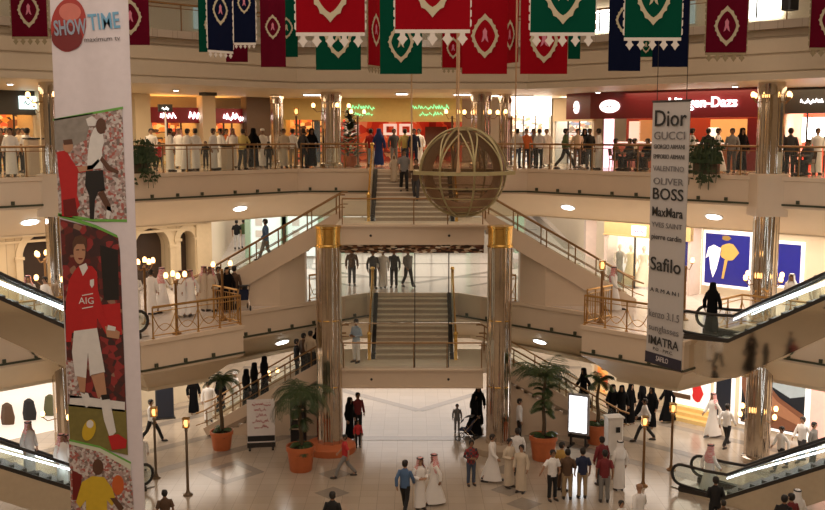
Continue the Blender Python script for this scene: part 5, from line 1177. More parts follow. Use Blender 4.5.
def joints(pose):
    j = dict(pel=(0, 0, .93), spine=(0, .005, 1.12), chest=(0, 0, 1.33), neck=(0, .005, 1.49), h1=(0, -.015, 1.575), h2=(0, -.012, 1.65), h3=(0, .0, 1.715))
    for s, q in ((-1, 'r'), (1, 'l')):
        j['hip'+q] = (s*.09, 0, .88); j['kn'+q] = (s*.105, -.015, .49); j['an'+q] = (s*.11, .01, .09); j['to'+q] = (s*.125, -.15, .035)
        j['sh'+q] = (s*.178, .005, 1.385); j['el'+q] = (s*.255, .03, 1.13); j['wr'+q] = (s*.265, -.05, .885); j['ha'+q] = (s*.26, -.075, .80)
    def st(**k): j.update(k)
    if pose == 'walk':
        st(knl=(.10, -.14, .50), anl=(.10, -.27, .11), tol=(.11, -.41, .09), knr=(-.10, .06, .49), anr=(-.105, .33, .15), tor=(-.11, .22, .035),
           ell=(.25, .14, 1.14), wrl=(.24, .14, .89), hal=(.235, .12, .805), elr=(-.25, -.07, 1.14), wrr=(-.22, -.25, .95), har=(-.21, -.31, .885))
    elif pose == 'hold':   # hands in front
        for s, q in ((-1, 'r'), (1, 'l')): j['el'+q] = (s*.26, .02, 1.14); j['wr'+q] = (s*.12, -.22, 1.10); j['ha'+q] = (s*.05, -.26, 1.12)
    elif pose == 'lean':   # forearm resting on a rail, weight on one leg
        for s, q in ((-1, 'r'), (1, 'l')): j['el'+q] = (s*.25, -.14, 1.16); j['wr'+q] = (s*.13, -.33, 1.12); j['ha'+q] = (s*.07, -.39, 1.10)
        for k in ('chest', 'neck', 'h1', 'h2', 'h3', 'shl', 'shr'):
            a = j[k]; j[k] = (a[0], a[1]-.05-.06*(a[2]-1.2), a[2]-.01)
        st(knl=(.14, -.05, .49), anl=(.15, .10, .09), tol=(.18, -.05, .035))
    elif pose == 'reach':  # one arm out to the side
        st(elr=(-.38, -.08, 1.22), wrr=(-.54, -.20, 1.08), har=(-.60, -.24, 1.05)); j['ell'] = (.25, -.02, 1.14); j['wrl'] = (.17, -.20, 1.02); j['hal'] = (.12, -.27, 1.02)
    elif pose == 'stride':
        st(knl=(.12, -.24, .52), anl=(.14, -.40, .10), tol=(.15, -.55, .06), knr=(-.12, .14, .50), anr=(-.13, .44, .14), tor=(-.14, .33, .035),
           ell=(.27, .13, 1.15), wrl=(.30, .10, .90), hal=(.30, .06, .82), elr=(-.27, -.05, 1.14), wrr=(-.24, -.22, .95), har=(-.23, -.28, .89))
    elif pose == 'sit':
        for s, q in ((-1, 'r'), (1, 'l')):
            j['hip'+q] = (s*.09, -.02, .90); j['kn'+q] = (s*.12, -.43, .92); j['an'+q] = (s*.12, -.42, .52); j['to'+q] = (s*.13, -.57, .475)
            j['el'+q] = (s*.25, -.10, 1.15); j['wr'+q] = (s*.15, -.32, 1.14); j['ha'+q] = (s*.10, -.39, 1.14)
        for k in list(j): j[k] = (j[k][0], j[k][1], j[k][2]-.44)
    return j

def skin_mesh(pts, edges, rad):
    me = bpy.data.meshes.new('s'); me.from_pydata(pts, edges, []); o = bpy.data.objects.new('s', me); COL.objects.link(o)
    md = o.modifiers.new('s', 'SKIN'); md.use_smooth_shade = True
    sv = me.skin_vertices[0].data if me.skin_vertices else None
    if sv is None:
        bpy.context.view_layer.objects.active = o; o.select_set(True); bpy.ops.mesh.customdata_skin_add(); sv = me.skin_vertices[0].data
    for i, r in enumerate(rad): sv[i].radius = (r, r)
    sv[0].use_root = True
    sb = o.modifiers.new('d', 'SUBSURF'); sb.levels = 1; sb.render_levels = 1
    bpy.context.view_layer.update(); dg = bpy.context.evaluated_depsgraph_get()
    r = bpy.data.meshes.new_from_object(o.evaluated_get(dg)); v = [x.co.copy() for x in r.vertices]; f = [tuple(p.vertices) for p in r.polygons]
    bpy.data.objects.remove(o); bpy.data.meshes.remove(me); bpy.data.meshes.remove(r); return v, f

def body_mesh(j):
    names = ['pel', 'spine', 'chest', 'neck', 'h1', 'h2', 'h3']; rad = dict(pel=.115, spine=.10, chest=.115, neck=.052, h1=.072, h2=.088, h3=.075)
    ed = [('pel', 'spine'), ('spine', 'chest'), ('chest', 'neck'), ('neck', 'h1'), ('h1', 'h2'), ('h2', 'h3')]
    for q in 'rl':
        names += [k+q for k in ('hip', 'kn', 'an', 'to', 'sh', 'el', 'wr', 'ha')]
        rad.update({'hip'+q: .085, 'kn'+q: .055, 'an'+q: .04, 'to'+q: .032, 'sh'+q: .055, 'el'+q: .042, 'wr'+q: .03, 'ha'+q: .036})
        ed += [('pel', 'hip'+q), ('hip'+q, 'kn'+q), ('kn'+q, 'an'+q), ('an'+q, 'to'+q), ('chest', 'sh'+q), ('sh'+q, 'el'+q), ('el'+q, 'wr'+q), ('wr'+q, 'ha'+q)]
    v, f = skin_mesh([j[n] for n in names], [(names.index(a), names.index(b)) for a, b in ed], [rad[n] for n in names])
    m = MB(); m.add(v, f, 0)
    h = Vector(j['h2']); hc = Vector((h.x, h.y, h.z))
    m.tube([hc+Vector((0, -.075, .035)), hc+Vector((0, -.112, -.015)), hc+Vector((0, -.088, -.03))], [.010, .017, .012], 6)      # nose
    for s in (-1, 1):
        m.ball(hc+Vector((s*.094, .012, -.005)), (.012, .024, .034), 8, 5)                                                     # ear
        m.ball(hc+Vector((s*.033, -.083, .022)), (.014, .010, .009), 8, 5, 1)                                                  # eye
    m.ball(hc+Vector((0, -.083, -.058)), (.026, .010, .007), 8, 5, 1)                                                          # mouth line
    for s, q in ((-1, 'r'), (1, 'l')):
        a, b = Vector(j['wr'+q]), Vector(j['ha'+q]); d = (b-a).normalized(); side = d.cross(Vector((s, 0, 0)))
        side = side.normalized() if side.length > .2 else Vector((0, -1, 0)); pal = side.cross(d).normalized()
        if pal.x*s > 0: pal = -pal
        for k, (o, L) in enumerate(((-.030, .070), (-.010, .082), (.011, .078), (.031, .060))):
            p0 = b-d*.012+side*o; m.tube([p0, p0+d*L*.5+pal*.004, p0+d*L*.8+pal*.018, p0+d*L*.95+pal*.036], [.0115, .0105, .0095, .007], 6)
        p0 = a.lerp(b, .55)-side*.026; m.tube([p0, p0-side*.032+d*.022+pal*.012, p0-side*.038+d*.055+pal*.02], [.013, .012, .008], 6)
    return m
def ell(c, rx, ry, n=16): return [(c[0]+rx*math.cos(2*math.pi*i/n), c[1]+ry*math.sin(2*math.pi*i/n), c[2]) for i in range(n)]
def off(j, k): return Vector(j[k])
def torso(j, m, z0=.86, w=1., bulk=1.):
    up = Vector(j['neck'])-Vector(j['pel'])
    def at(f): 
        p = Vector(j['pel']); c = Vector(j['chest']); n = Vector(j['neck'])
        return p.lerp(c, f) if f <= 1 else c.lerp(n, f-1)
    rs = [(-.20, .172, .122), (.05, .168, .122), (.5, .165, .118), (.85, .188, .128), (1.1, .200, .126), (1.5, .165, .105), (1.85, .085, .078), (2.05, .062, .062)]
    m.rings([ell(at(f), a*w*bulk, b*bulk) for f, a, b in rs])
    return at
def sleeves(j, m, long=True, fl=1.):
    for q in 'rl':
        s, e, w = (Vector(j[k+q]) for k in ('sh', 'el', 'wr')); s2 = s+(Vector(j['chest'])-s)*.35
        if long: m.tube([s2, s, s.lerp(e, .5), e, e.lerp(w, .5), e.lerp(w, .96)], [.062, .066, .062, .058*fl, .055*fl, .05*fl*1.05], 10)
        else: m.tube([s2, s, s.lerp(e, .5), s.lerp(e, .85)], [.062, .068, .068, .072], 10)
def shirt_mesh(j, long): m = MB(); torso(j, m); sleeves(j, m, long); return m
def trouser_mesh(j):
    m = MB(); p = Vector(j['pel']); m.rings([ell(p+Vector((0, 0, z)), a, b) for z, a, b in ((-.12, .13, .10), (-.07, .162, .115), (.02, .160, .112), (.08, .14, .10))])
    for q in 'rl':
        h, k, a = (Vector(j[x+q]) for x in ('hip', 'kn', 'an')); m.tube([h+Vector((0, 0, .03)), h.lerp(k, .25), h.lerp(k, .7), k, k.lerp(a, .5), a-(a-k).normalized()*.02], [.098, .098, .08, .072, .068, .066], 10)
    return m
def shoe_mesh(j, q):
    a, t = Vector(j['an'+q]), Vector(j['to'+q]); d = (t-a); hd = Vector((d.x, d.y, 0)).normalized(); m = MB(); z = min(t.z, a.z-.055)-.03
    m.rings([[a+Vector((math.cos(x)*r, math.sin(x)*r, 0))*1.0+hd*o+Vector((0, 0, zz)) for x in [2*math.pi*i/10 for i in range(10)]] for r, o, zz in ((.048, 0, .02), (.052, .0, -.03))])
    c = a+hd*.07; sd = Vector((-hd.y, hd.x, 0)); base = t.z-.033
    m.rings([[Vector((c.x, c.y, base+zz))+hd*math.cos(x)*.145*k+sd*math.sin(x)*.052*k+hd*(.01 if math.cos(x) > 0 else 0) for x in [2*math.pi*i/14 for i in range(14)]] for zz, k in ((0, .95), (.02, 1.0), (.045, .93), (.075, .6))])
    return m
def robe_mesh(j, pose, flare=1., hood=False):
    """long robe from shoulders to ankles"""
    m = MB(); p, c, n = Vector(j['pel']), Vector(j['chest']), Vector(j['neck']); ex = (Vector(j['anl'])+Vector(j['anr']))/2; sp = abs(j['anl'][1]-j['anr'][1])/2
    N = 22
    def ring(ctr, rx, ry, z, fold=0.):
        return [(ctr.x+rx*(1+fold*math.cos(7*2*math.pi*i/N))*math.cos(2*math.pi*i/N), ctr.y+ry*(1+fold*math.cos(7*2*math.pi*i/N))*math.sin(2*math.pi*i/N), z) for i in range(N)]
    if pose == 'sit':
        torso(j, m, bulk=1.08); k = (Vector(j['knl'])+Vector(j['knr']))/2; a = (Vector(j['anl'])+Vector(j['anr']))/2
        m.rings([[(v.x+rx*math.cos(t), v.y+ry*math.sin(t)*(1 if 1 else 0), v.z+rz*math.sin(t)) for t in [2*math.pi*i/14 for i in range(14)]] for v, rx, ry, rz in ((p+Vector((0, .05, -.02)), .17, 0, .12), (p.lerp(k, .5), .20, 0, .10), (k+Vector((0, .02, 0)), .20, .05, .09), (k.lerp(a, .4)+Vector((0, -.02, 0)), .19, .09, 0), (a+Vector((0, 0, .03)), .21*flare, .12, 0))])
    else:
        e2 = Vector((ex.x, ex.y, 0)); 
        m.rings([ring(e2, .205*flare, .15*flare+sp*.8, .09, .05), ring(e2.lerp(p, .25), .20*flare, .145*flare+sp*.66, .30, .045), ring(e2.lerp(p, .6), .19, .145+sp*.36, .60, .02), ring(p, .178, .135, p.z), ring(p.lerp(c, .5), .172, .126, (p.z+c.z)/2), ring(p.lerp(c, .9), .196, .134, p.z+(c.z-p.z)*.9), ring(c.lerp(n, .25), .205, .128, c.z+(n.z-c.z)*.25), ring(c.lerp(n, .6), .16, .10, c.z+(n.z-c.z)*.6), ring(n, .066, .064, n.z)])
    sleeves(j, m, True, 1.25 if flare > 1 else 1.1)
    return m
def scarf_mesh(j, long=.30, wide=1., close=False):
    """draped head cloth, open at the face"""
    h = Vector(j['h2']); n = Vector(j['neck']); m = MB(); rows = []; N = 20
    g = R(38 if close else 52)
    lev = [(.135, .02, .02, .0), (.125, .070, .075, .0), (.095, .102, .108, .35), (.03, .112, .118, 1), (-.06, .116, .122, 1), (-.12, .125*wide, .13, 1), (-.19, .175*wide, .15, .9 if not close else .25), (-.19-long*.5, .205*wide, .165, 1.15 if not close else .0), (-.19-long, .195*wide, .16, 1.5 if not close else .0)]
    for z, rx, ry, o in lev:
        a0 = g*min(o, 1.9); row = []
        for i in range(N+1):
            a = -math.pi/2+a0+(2*math.pi-2*a0)*i/N; k = 1+(.03*math.cos(9*a) if z < -.1 else 0)
            row.append((h.x+rx*k*math.cos(a), h.y+.008+ry*k*math.sin(a)+(n.y-h.y)*max(0, min(1, -z/.2)), h.z+z))
        rows.append(row)
    m.sheet(rows); inner = [[(h.x+(p[0]-h.x)*.95, h.y+(p[1]-h.y)*.95, p[2]-.006) for p in reversed(r)] for r in rows]; m.sheet(inner)
    return m
def hair_mesh(j, long=False):
    h = Vector(j['h2']); m = MB(); rows = []; N = 16
    for z, rx, ry, o in ((.118, .015, .02, 0), (.108, .06, .068, 0), (.075, .090, .102, .25), (.035, .099, .110, .75), (-.01, .100, .112, 1.0), (-.055, .092, .104, 1.25), (-.085, .07, .085, 1.6)):
        a0 = R(62)*o*.95; row = []
        for i in range(N+1):
            a = -math.pi/2+a0+(2*math.pi-2*a0)*i/N; row.append((h.x+rx*math.cos(a), h.y+.010+ry*math.sin(a), h.z+z))
        rows.append(row)
    m.sheet(rows); m.sheet([[(h.x+(p[0]-h.x)*.9, h.y+(p[1]-h.y)*.9, p[2]-.008) for p in reversed(r)] for r in rows])
    return m
PROTO = {}
def proto(kind, pose):
    """mesh per part of one figure kind in one pose"""
    if (kind, pose) in PROTO: return PROTO[(kind, pose)]
    j = joints(pose); parts = [('body', body_mesh(j).mesh('body', [SKINS[0], EYE], 60, fixn=False), 'skin')]
    def ad(nm, mb, slot, sm=60): parts.append((nm, mb.mesh(nm, [WHITE], sm), slot))
    if kind in ('casual', 'casual_short'):
        ad('shirt', shirt_mesh(j, kind == 'casual'), 'top'); ad('trousers', trouser_mesh(j), 'bot'); ad('hair', hair_mesh(j), 'hair')
    elif kind in ('thobe', 'bare', 'cap'):
        ad('thobe', robe_mesh(j, pose), 'top')
        if kind == 'thobe':
            ad('headscarf', scarf_mesh(j), 'bot'); h = j['h2']; m = MB(); m.rings([[(h[0]+r*math.cos(2*math.pi*i/16), h[1]+.01+r*1.06*math.sin(2*math.pi*i/16), h[2]+z) for i in range(16)] for r, z in ((.100, .085), (.116, .080), (.116, .108), (.098, .112))]); ad('head_cord', m, 'cord')
        elif kind == 'cap': m = MB(); h = j['h2']; m.lathe([(.105, .02), (.108, .06), (.09, .105), (.04, .125)], (h[0], h[1]+.012, h[2]), 16, 0, .93, 1.05); ad('cap', m, 'bot')
        else: ad('hair', hair_mesh(j), 'hair')
    elif kind == 'abaya':
        ad('abaya', robe_mesh(j, pose, 1.15), 'top'); ad('headscarf', scarf_mesh(j, .26, 1.04, True), 'top')
    if kind != 'abaya':
        for q in 'rl': ad('shoe', shoe_mesh(j, q), 'shoe')
    PROTO[(kind, pose)] = parts; return parts
NP = [0]
def person(loc, label, kind='thobe', pose='stand', rot=0., top=None, bot=None, skin=None, h=1.0, group=None, shoe=None, cat='person'):
    NP[0] += 1; k = NP[0]
    t = thing('person', label, cat, loc, R(rot), group); t.scale = (h, h, h)
    dt = dict(thobe=THOBE, bare=THOBE, cap=THOBE, abaya=ABAYA).get(kind, CLO['white']); db = dict(thobe=GHUT, cap=GHUW).get(kind, CLO['black'])
    mm = dict(skin=skin or SKINS[(k*7) % 5 % 2], top=top or dt, bot=bot or db, hair=HAIRM, cord=AGAL, shoe=shoe or SHOEB)
    for nm, me, slot in proto(kind, pose):
        o = bpy.data.objects.new(nm, me); COL.objects.link(o); o.parent = hs if nm == 'head_cord' else t
        if nm == 'headscarf': hs = o
        o.material_slots[0].link = 'OBJECT'; o.material_slots[0].material = mm[slot]
    return t
C = CLO
def G(px, py): return P(px, py, GZ)
def UU(px, back=.9):       # upper floor, a distance behind the edge
    p = SUM(px, 49.6+back*S2, UZ); yb = 44.5+back
    return XD(px, yb, UZ) if p.y > yb else p
def MM(px, S): return SUM(px, S, MZ)
# ---------------- ground floor, open middle
person(G(405, 512), 'man in blue shirt and black trousers walking away beside two men in white robes', 'casual', 'walk', 160, C['blue'], C['black'])
person(G(420, 509), 'man in white robe and red checked scarf, left of the facing pair', 'thobe', 'hold', 25)
person(G(434, 505), 'man in white robe and red checked scarf, right of the facing pair', 'thobe', 'walk', -75)
person(G(471, 485), 'boy in dark red striped shirt and dark jeans with folded arms', 'casual', 'hold', 15, STRIPE, C['jeans'], h=.93)
person(G(492, 482), 'bare headed youth in white robe turned to the right', 'bare', 'walk', 70, h=1.0)
person(G(509, 487), 'bare headed man in beige robe by the portal column, left of two', 'bare', 'hold', 40, THOBEB)
person(G(521, 492), 'bare headed youth in beige robe by the portal column, right of two', 'bare', 'stand', -30, THOBEB, h=.96)
person(G(517, 475), 'person in white shirt half hidden behind the beige robed pair', 'casual', 'stand', 180, C['white'], C['black'])
person(G(552, 500), 'man in white shirt and black trousers with arm stretched out', 'casual_short', 'reach', 20, C['white'], C['black'])
person(G(567, 499), 'person in dark brown shirt and khaki trousers in the standing group, seen from behind', 'casual', 'hold', 170, C['brown'], C['khaki'])
person(G(561, 491), 'man in mustard shirt behind the standing group before the light box', 'casual', 'stand', 120, C['mustard'], C['brown'])
person(G(582, 498), 'man in navy shirt and khaki trousers, back turned, in the standing group', 'casual_short', 'stand', 185, C['navy'], C['khaki'])
person(G(604, 502), 'man in maroon shirt and grey trousers standing with back turned', 'casual_short', 'stand', 175, C['maroon'], C['grey'], h=1.03)
person(G(601, 485), 'person in dark red top just behind the maroon shirted man', 'casual', 'stand', 200, C['maroon'], C['dgrey'])
person(G(619, 490), 'man in white robe and white scarf seen from behind beside the white kiosk', 'thobe', 'stand', 190, THOBE, GHUW)
person(G(638, 540), 'bald man in white shirt at the bottom edge of the picture', 'cap', 'walk', 200, C['white'], SKINS[1])
person(G(620, 549), 'dark haired boy at the bottom edge, left of the bald man', 'casual', 'stand', 30, C['white'], C['jeans'], h=.86)
person(G(333, 548), 'dark haired person whose head shows at the bottom edge left of centre', 'casual', 'stand', 170, C['black'], C['black'])
person(G(166, 541), 'boy in brown shirt at the bottom edge right of the football banner', 'casual_short', 'stand', 200, C['brown'], C['jeans'], h=.92)
person(G(345, 477), 'boy in red shirt and grey trousers striding past the left portal column', 'casual_short', 'stride', -80, C['red'], C['grey'], h=.9)
person(G(358, 434), 'person in dark red top and black trousers standing in the passage under the landing', 'casual', 'stand', 30, C['maroon'], C['black'])
person(G(350, 440), 'woman in black robe beside the left portal column', 'abaya', 'stand', 60)
person(G(358, 447), 'child in red shirt beside the woman in black, left of the passage', 'casual', 'stand', 20, C['red'], C['black'], h=.62)
person(G(457, 432), 'small child in grey clothes alone in the passage', 'casual', 'stand', 0, C['grey'], C['grey'], h=.68)
person(G(474, 436), 'woman in black robe with a stroller left of the right portal column', 'abaya', 'walk', 60)
person(G(478, 426), 'woman in black robe half behind the right portal column', 'abaya', 'stand', 10)
person(G(519, 441), 'person in white shirt under the lower right stair', 'casual', 'stand', 90, C['white'], C['black'])
# women by the amber shop
for px, py, rot, lab, po in ((612, 425, 20, 'woman in black robe, leftmost of the group before the amber shop', 'stand'), (621, 426, -10, 'woman in black robe in the middle of the group before the amber shop', 'stand'), (630, 424, 40, 'woman in black robe at the right side of the tight group before the amber shop', 'stand'), (642, 421, 80, 'woman in black robe between the tight group and the striding man', 'walk'), (667, 422, -70, 'woman in black robe walking left before the window display', 'walk'), (651, 428, -50, 'woman in black robe just behind the striding man in white', 'stand')):
    person(G(px, py), lab, 'abaya', po, rot)
person(G(644, 441), 'man in white shirt and black trousers striding right to left before the women in black', 'casual', 'stride', -90, C['white'], C['black'])
person(G(712, 437), 'man in white robe and red checked scarf walking left on the right ground floor', 'thobe', 'walk', -70, h=1.05)
person(G(726, 447), 'man in white shirt and dark trousers walking away beside the right column', 'casual', 'walk', 130, C['white'], C['black'])
person(G(709, 494), 'man in white robe and red checked scarf stepping onto the lower right escalator', 'thobe', 'walk', 110)
person(G(714, 531), 'person in dark vest with white sleeves at the bottom, before the escalator foot', 'casual', 'hold', 180, C['black'], C['black'])
person(G(722, 545), 'child with dark hair beside the dark vested person at the bottom edge', 'casual', 'stand', 190, C['brown'], C['black'], h=.8)
person(G(780, 470), 'boy in white shirt and black trousers walking behind the lower right escalator', 'casual', 'stride', -70, C['white'], C['black'], h=.94)
person(G(801, 462), 'man in white shirt with red mark and dark trousers behind the lower right escalator', 'casual', 'walk', -60, C['white'], C['dgrey'])
person(G(812, 468), 'person in grey behind the lower right escalator near the picture edge', 'casual', 'stand', 40, C['grey'], C['dgrey'])
person(G(795, 546), 'man in white scarf and robe at the bottom right edge', 'thobe', 'stand', 190, THOBE, GHUW)
person(G(782, 552), 'dark haired person at the bottom right edge, left of the white scarf', 'casual', 'stand', 150, C['black'], C['black'])
person(G(789, 550), 'brown haired person squeezed between dark head and white scarf at the bottom right', 'casual', 'stand', 200, C['maroon'], C['black'])
# left of the ground floor
person(G(152, 442), 'man in white shirt and dark trousers walking right of the football banner', 'casual', 'stride', 80, C['white'], C['black'])
person(G(143, 470), 'child in white partly behind the football banner', 'bare', 'stand', 20, h=.75)
person(G(194, 414), 'woman in black robe under the left balcony, left of the white robed man', 'abaya', 'stand', 30)
person(G(209, 421), 'man in white robe under the left balcony between two women in black', 'bare', 'stand', 10)
person(G(221, 414), 'woman in black robe under the left balcony, beside the slim palm', 'abaya', 'stand', -30)
def FL(x, side, z_lo, z_hi, x_lo, n, y): # standing spot on a flight at |x|
    run = (x_lo-2.95)/(n-1); i = int((x_lo-x)/run)+1; i = max(0, min(n-1, i)); return Vector((side*x, y, z_lo+(z_hi-z_lo)/n*i))
def LF(px, y, lower=True, side=-1):
    z = 1.5 if lower else 7
    for _ in range(6):
        x = abs(XD(px, y, z).x); p = FL(x, side, GZ if lower else MZ, LZ1 if lower else LZ2, 8.45 if lower else 8.9, 18 if lower else 20, y); z = p.z
    return p
for px, lab in ((247, 'woman in black robe lowest of three on the lower left stair'), (255, 'woman in black robe in the middle of three on the lower left stair'), (265, 'woman in black robe highest of three on the lower left stair')):
    person(LF(px, 40.9 if px == 255 else 40.5), lab, 'abaya', 'stand', 120)
person(G(236, 410), 'man in white robe and white cap behind the foot of the lower left stair', 'cap', 'walk', -100)
person(LF(297, 40.6), 'dark shirted man on the lower left stair above the bushy palm', 'casual', 'stand', 100, C['black'], C['black'])
person(LF(304, 40.9), 'brown shirted man on the lower left stair above the bushy palm', 'casual', 'stand', 130, C['brown'], C['black'])
person(LF(311, 40.5), 'man in beige shirt near the top of the lower left stair', 'casual', 'stand', 150, C['beige'], C['black'])
person((-2.75, 41.1, LZ1) if False else LF(318, 41.1), 'woman in black robe at the top of the lower left stair', 'abaya', 'stand', -20)
person((-2.25, 39.3, LZ1), 'man in light blue shirt and white trousers leaning on the lower landing', 'casual', 'hold', -40, C['lblue'], C['white'])
person(LF(583, 40.7, True, 1), 'woman in black robe on the lower right stair above the light box', 'abaya', 'walk', -70)
# ---------------- riding the lower left escalator
def ES(sd, s, z0, n=30.95):
    x, y = D(s, n, sd); return Vector((x, y, z0+.14+max(0, min(5.4, (s+15.5)*math.tan(R(30))))+.02))
person(ES(-1, -13.4, GZ), 'man in grey robe and red scarf, highest rider on the lower left escalator', 'thobe', 'stand', 60, cl('grey robe', (.48, .45, .42)))
person(ES(-1, -14.35, GZ, 30.65), 'man in white robe and red scarf, left of a pair on the lower left escalator', 'thobe', 'stand', 60)
person(ES(-1, -14.75, GZ, 31.2), 'man in white robe and red scarf, right of a pair on the lower left escalator', 'thobe', 'stand', 20)
person(ES(-1, -15.5, GZ, 30.9), 'dark clothed person at the foot of the lower left escalator beside the banner', 'casual', 'stand', 30, C['dgrey'], C['black'])
# ---------------- middle floor left
mid = [(30, 50.6, 'thobe', 'stand', 20, None, 'man in white robe and red scarf before the far left arch, left of the banner'), (47, 49.6, 'bare', 'stand', -30, None, 'bare headed man in white robe between far left arch and football banner'), (152, 48.2, 'bare', 'stand', 170, None, 'bare headed man in white robe seen from behind below the big arch'), (163, 48.4, 'thobe', 'walk', 140, None, 'man in white robe with red scarf down his back below the big arch'), (136, 48, 'bare', 'hold', 0, None, 'dark haired man in white robe at the right edge of the football banner, middle floor'), (182, 46.6, 'thobe', 'walk', 10, None, 'man in white robe and red scarf, left of the walking pair on the left balcony'), (191, 46.4, 'thobe', 'walk', -10, None, 'man in white robe and red scarf, right of the walking pair on the left balcony'), (205, 47.2, 'thobe', 'stand', 40, THOBEB, 'man in beige robe and red scarf, left of two on the left balcony'), (212, 46.8, 'thobe', 'stand', -20, THOBEB, 'man in beige robe and red scarf, right of two on the left balcony')]
for px, S, kd, po, ro, tp, lab in mid: person(MM(px, S), lab, kd, po, ro, tp)
person(MM(219, 46.6), 'man in dark brown shirt beside the lamp post at the left balcony end', 'casual', 'stand', 30, C['brown'], C['brown'])
person(MM(235, 46.2), 'man in dark brown clothes by a stroller at the left balcony end', 'casual', 'stand', 170, C['brown'], C['dgrey'])
person(MM(228, 45.9), 'woman in black robe between two brown clothed men on the left balcony', 'abaya', 'stand', 0)
person(P(237, 249, MZ), 'man in black shirt and white trousers far down the left middle corridor', 'casual_short', 'stand', 180, C['black'], C['white'])
person(P(244, 248, MZ), 'person in green top and white trousers far down the left middle corridor', 'casual', 'stand', 175, C['green'], C['white'])
person(LF(266, 40.6, False), 'man in grey blue shirt on the upper left stair', 'casual', 'walk', -100, C['blue'], C['grey'])
# ---------------- middle floor, between the landings
for px, Y, kd, po, ro, tp, bt, lab in ((352, 45.6, 'casual', 'stand', 10, C['brown'], C['dgrey'], 'brown clothed man left of the lower central stair top'), (373, 44.6, 'casual', 'stand', 20, C['dgrey'], C['black'], 'dark clothed person at the left newel of the lower central stair top'), (383, 44.8, 'bare', 'walk', 0, None, None, 'white robed person at the top of the lower central stair'), (394, 45.0, 'casual', 'stand', -10, C['dgrey'], C['black'], 'dark jacketed person next to the white robed one at the central stair top'), (408, 45.0, 'casual', 'walk', 30, C['grey'], C['black'], 'man in grey shirt at the right of the row above the central stair')):
    person(XD(px, Y, MZ), lab, kd, po, ro, tp, bt)
# ---------------- middle floor right
person(MM(613, 46.8), 'man in white robe and red scarf on the right balcony left of the brand banner', 'thobe', 'walk', 60)
person(P(588, 248, MZ), 'man in white shirt and black trousers far back on the right middle floor', 'casual', 'walk', 70, C['white'], C['black'])
x, y = D(-16.55, 31.0, 1); person((x, y, MZ+.16), 'woman in black robe at the foot of the upper right escalator', 'abaya', 'stand', 150)
person(MM(790, 51.0), 'man in white robe and white scarf behind the upper right escalator', 'thobe', 'stand', -40, THOBE, GHUW)
person(MM(814, 51.4), 'bare headed man in beige robe behind the upper right escalator near the edge', 'bare', 'stand', 30, THOBEB)
person(MM(756, 51.6), 'person in brown robe left of the tall column, before the blue poster', 'thobe', 'stand', 20, CLO['khaki'])
# ---------------- upper floor left
ul = [(3, 3.2, 'casual', 'stand', 0, C['brown'], C['black'], 'person in brown at the left picture edge before the amber shop'), (12, 1.1, 'bare', 'stand', 10, None, None, 'person in pale robe at the far left upper railing'), (20, 3.8, 'casual', 'stand', 30, C['beige'], C['black'], 'person in beige shirt inside the far left amber shop crowd'), (29, 1.4, 'casual_short', 'stand', 170, C['white'], C['black'], 'man in white shirt with back turned beside the far left pedestal bin'), (25, 4.4, 'bare', 'stand', -20, None, None, 'white robed person deep before the far left amber shop'), (8, 4.6, 'casual', 'stand', 60, C['white'], C['brown'], 'person in white shirt before the pale teal shop sign'), (152, 3.6, 'casual', 'stand', 20, C['white'], C['black'], 'person in white shirt before the first maroon signed shop'), (160, 1.8, 'casual', 'walk', 30, C['red'], C['black'], 'child in red shirt at the upper left railing'), (171, 1.0, 'bare', 'stand', 120, None, None, 'bare headed man in white robe alone at the upper left railing'), (187, 1.0, 'bare', 'lean', 150, None, None, 'dark haired man in white robe, left of the close pair at the upper left railing'), (196, 1.3, 'bare', 'stand', -130, None, None, 'man in white robe, right of the close pair at the upper left railing'), (206, 3.5, 'casual', 'stand', 0, C['black'], C['black'], 'dark haired child in black behind the upper left railing pairs'), (214, 1.0, 'bare', 'stand', 70, None, None, 'man in white robe left of the beige pedestal bin, front one'), (221, 1.6, 'bare', 'stand', -40, None, None, 'man in white robe behind the beige pedestal bin'), (233, 2.6, 'thobe', 'stand', 20, None, None, 'man in white robe and red scarf right of the beige pedestal bin'), (243, .85, 'casual', 'lean', 160, C['yellow'], C['dgrey'], 'man in yellow shirt leaning on the upper left railing'), (254, 1.0, 'abaya', 'stand', 190, None, None, 'woman in black robe next to the yellow shirted man at the railing'), (263, 2.0, 'cap', 'stand', 30, None, None, 'man in white robe and cap behind the woman in black at the railing'), (269, .9, 'casual', 'stand', 180, C['black'], C['black'], 'child in black shirt at the railing right of the woman in black'), (284, 1.1, 'bare', 'stand', 20, THOBEB, None, 'bare headed man in beige robe left of the square lantern post'), (293, 1.7, 'casual', 'stand', 160, C['white'], C['khaki'], 'man in white shirt beside the square lantern post'), (273, 5.4, 'bare', 'walk', 60, None, None, 'white robed man passing behind the slim upper column'), (304, .8, 'casual', 'stand', 150, C['dgrey'], C['black'], 'dark clothed man at the railing left of the left upper column'), (312, .75, 'abaya', 'stand', 20, None, None, 'woman in black robe close to the left upper column'), (180, 4.2, 'thobe', 'stand', 0, None, None, 'man in white robe and red scarf in front of the maroon shop door'), (227, 5.0, 'casual', 'stand', 40, C['orange'], C['black'], 'person in orange shirt inside the second maroon shop')]
for px, bk, kd, po, ro, tp, bt, lab in ul: person(UU(px, bk), lab, kd, po, ro, tp, bt, h=.68 if lab.startswith('child') or 'child' in lab[:18] else 1.)
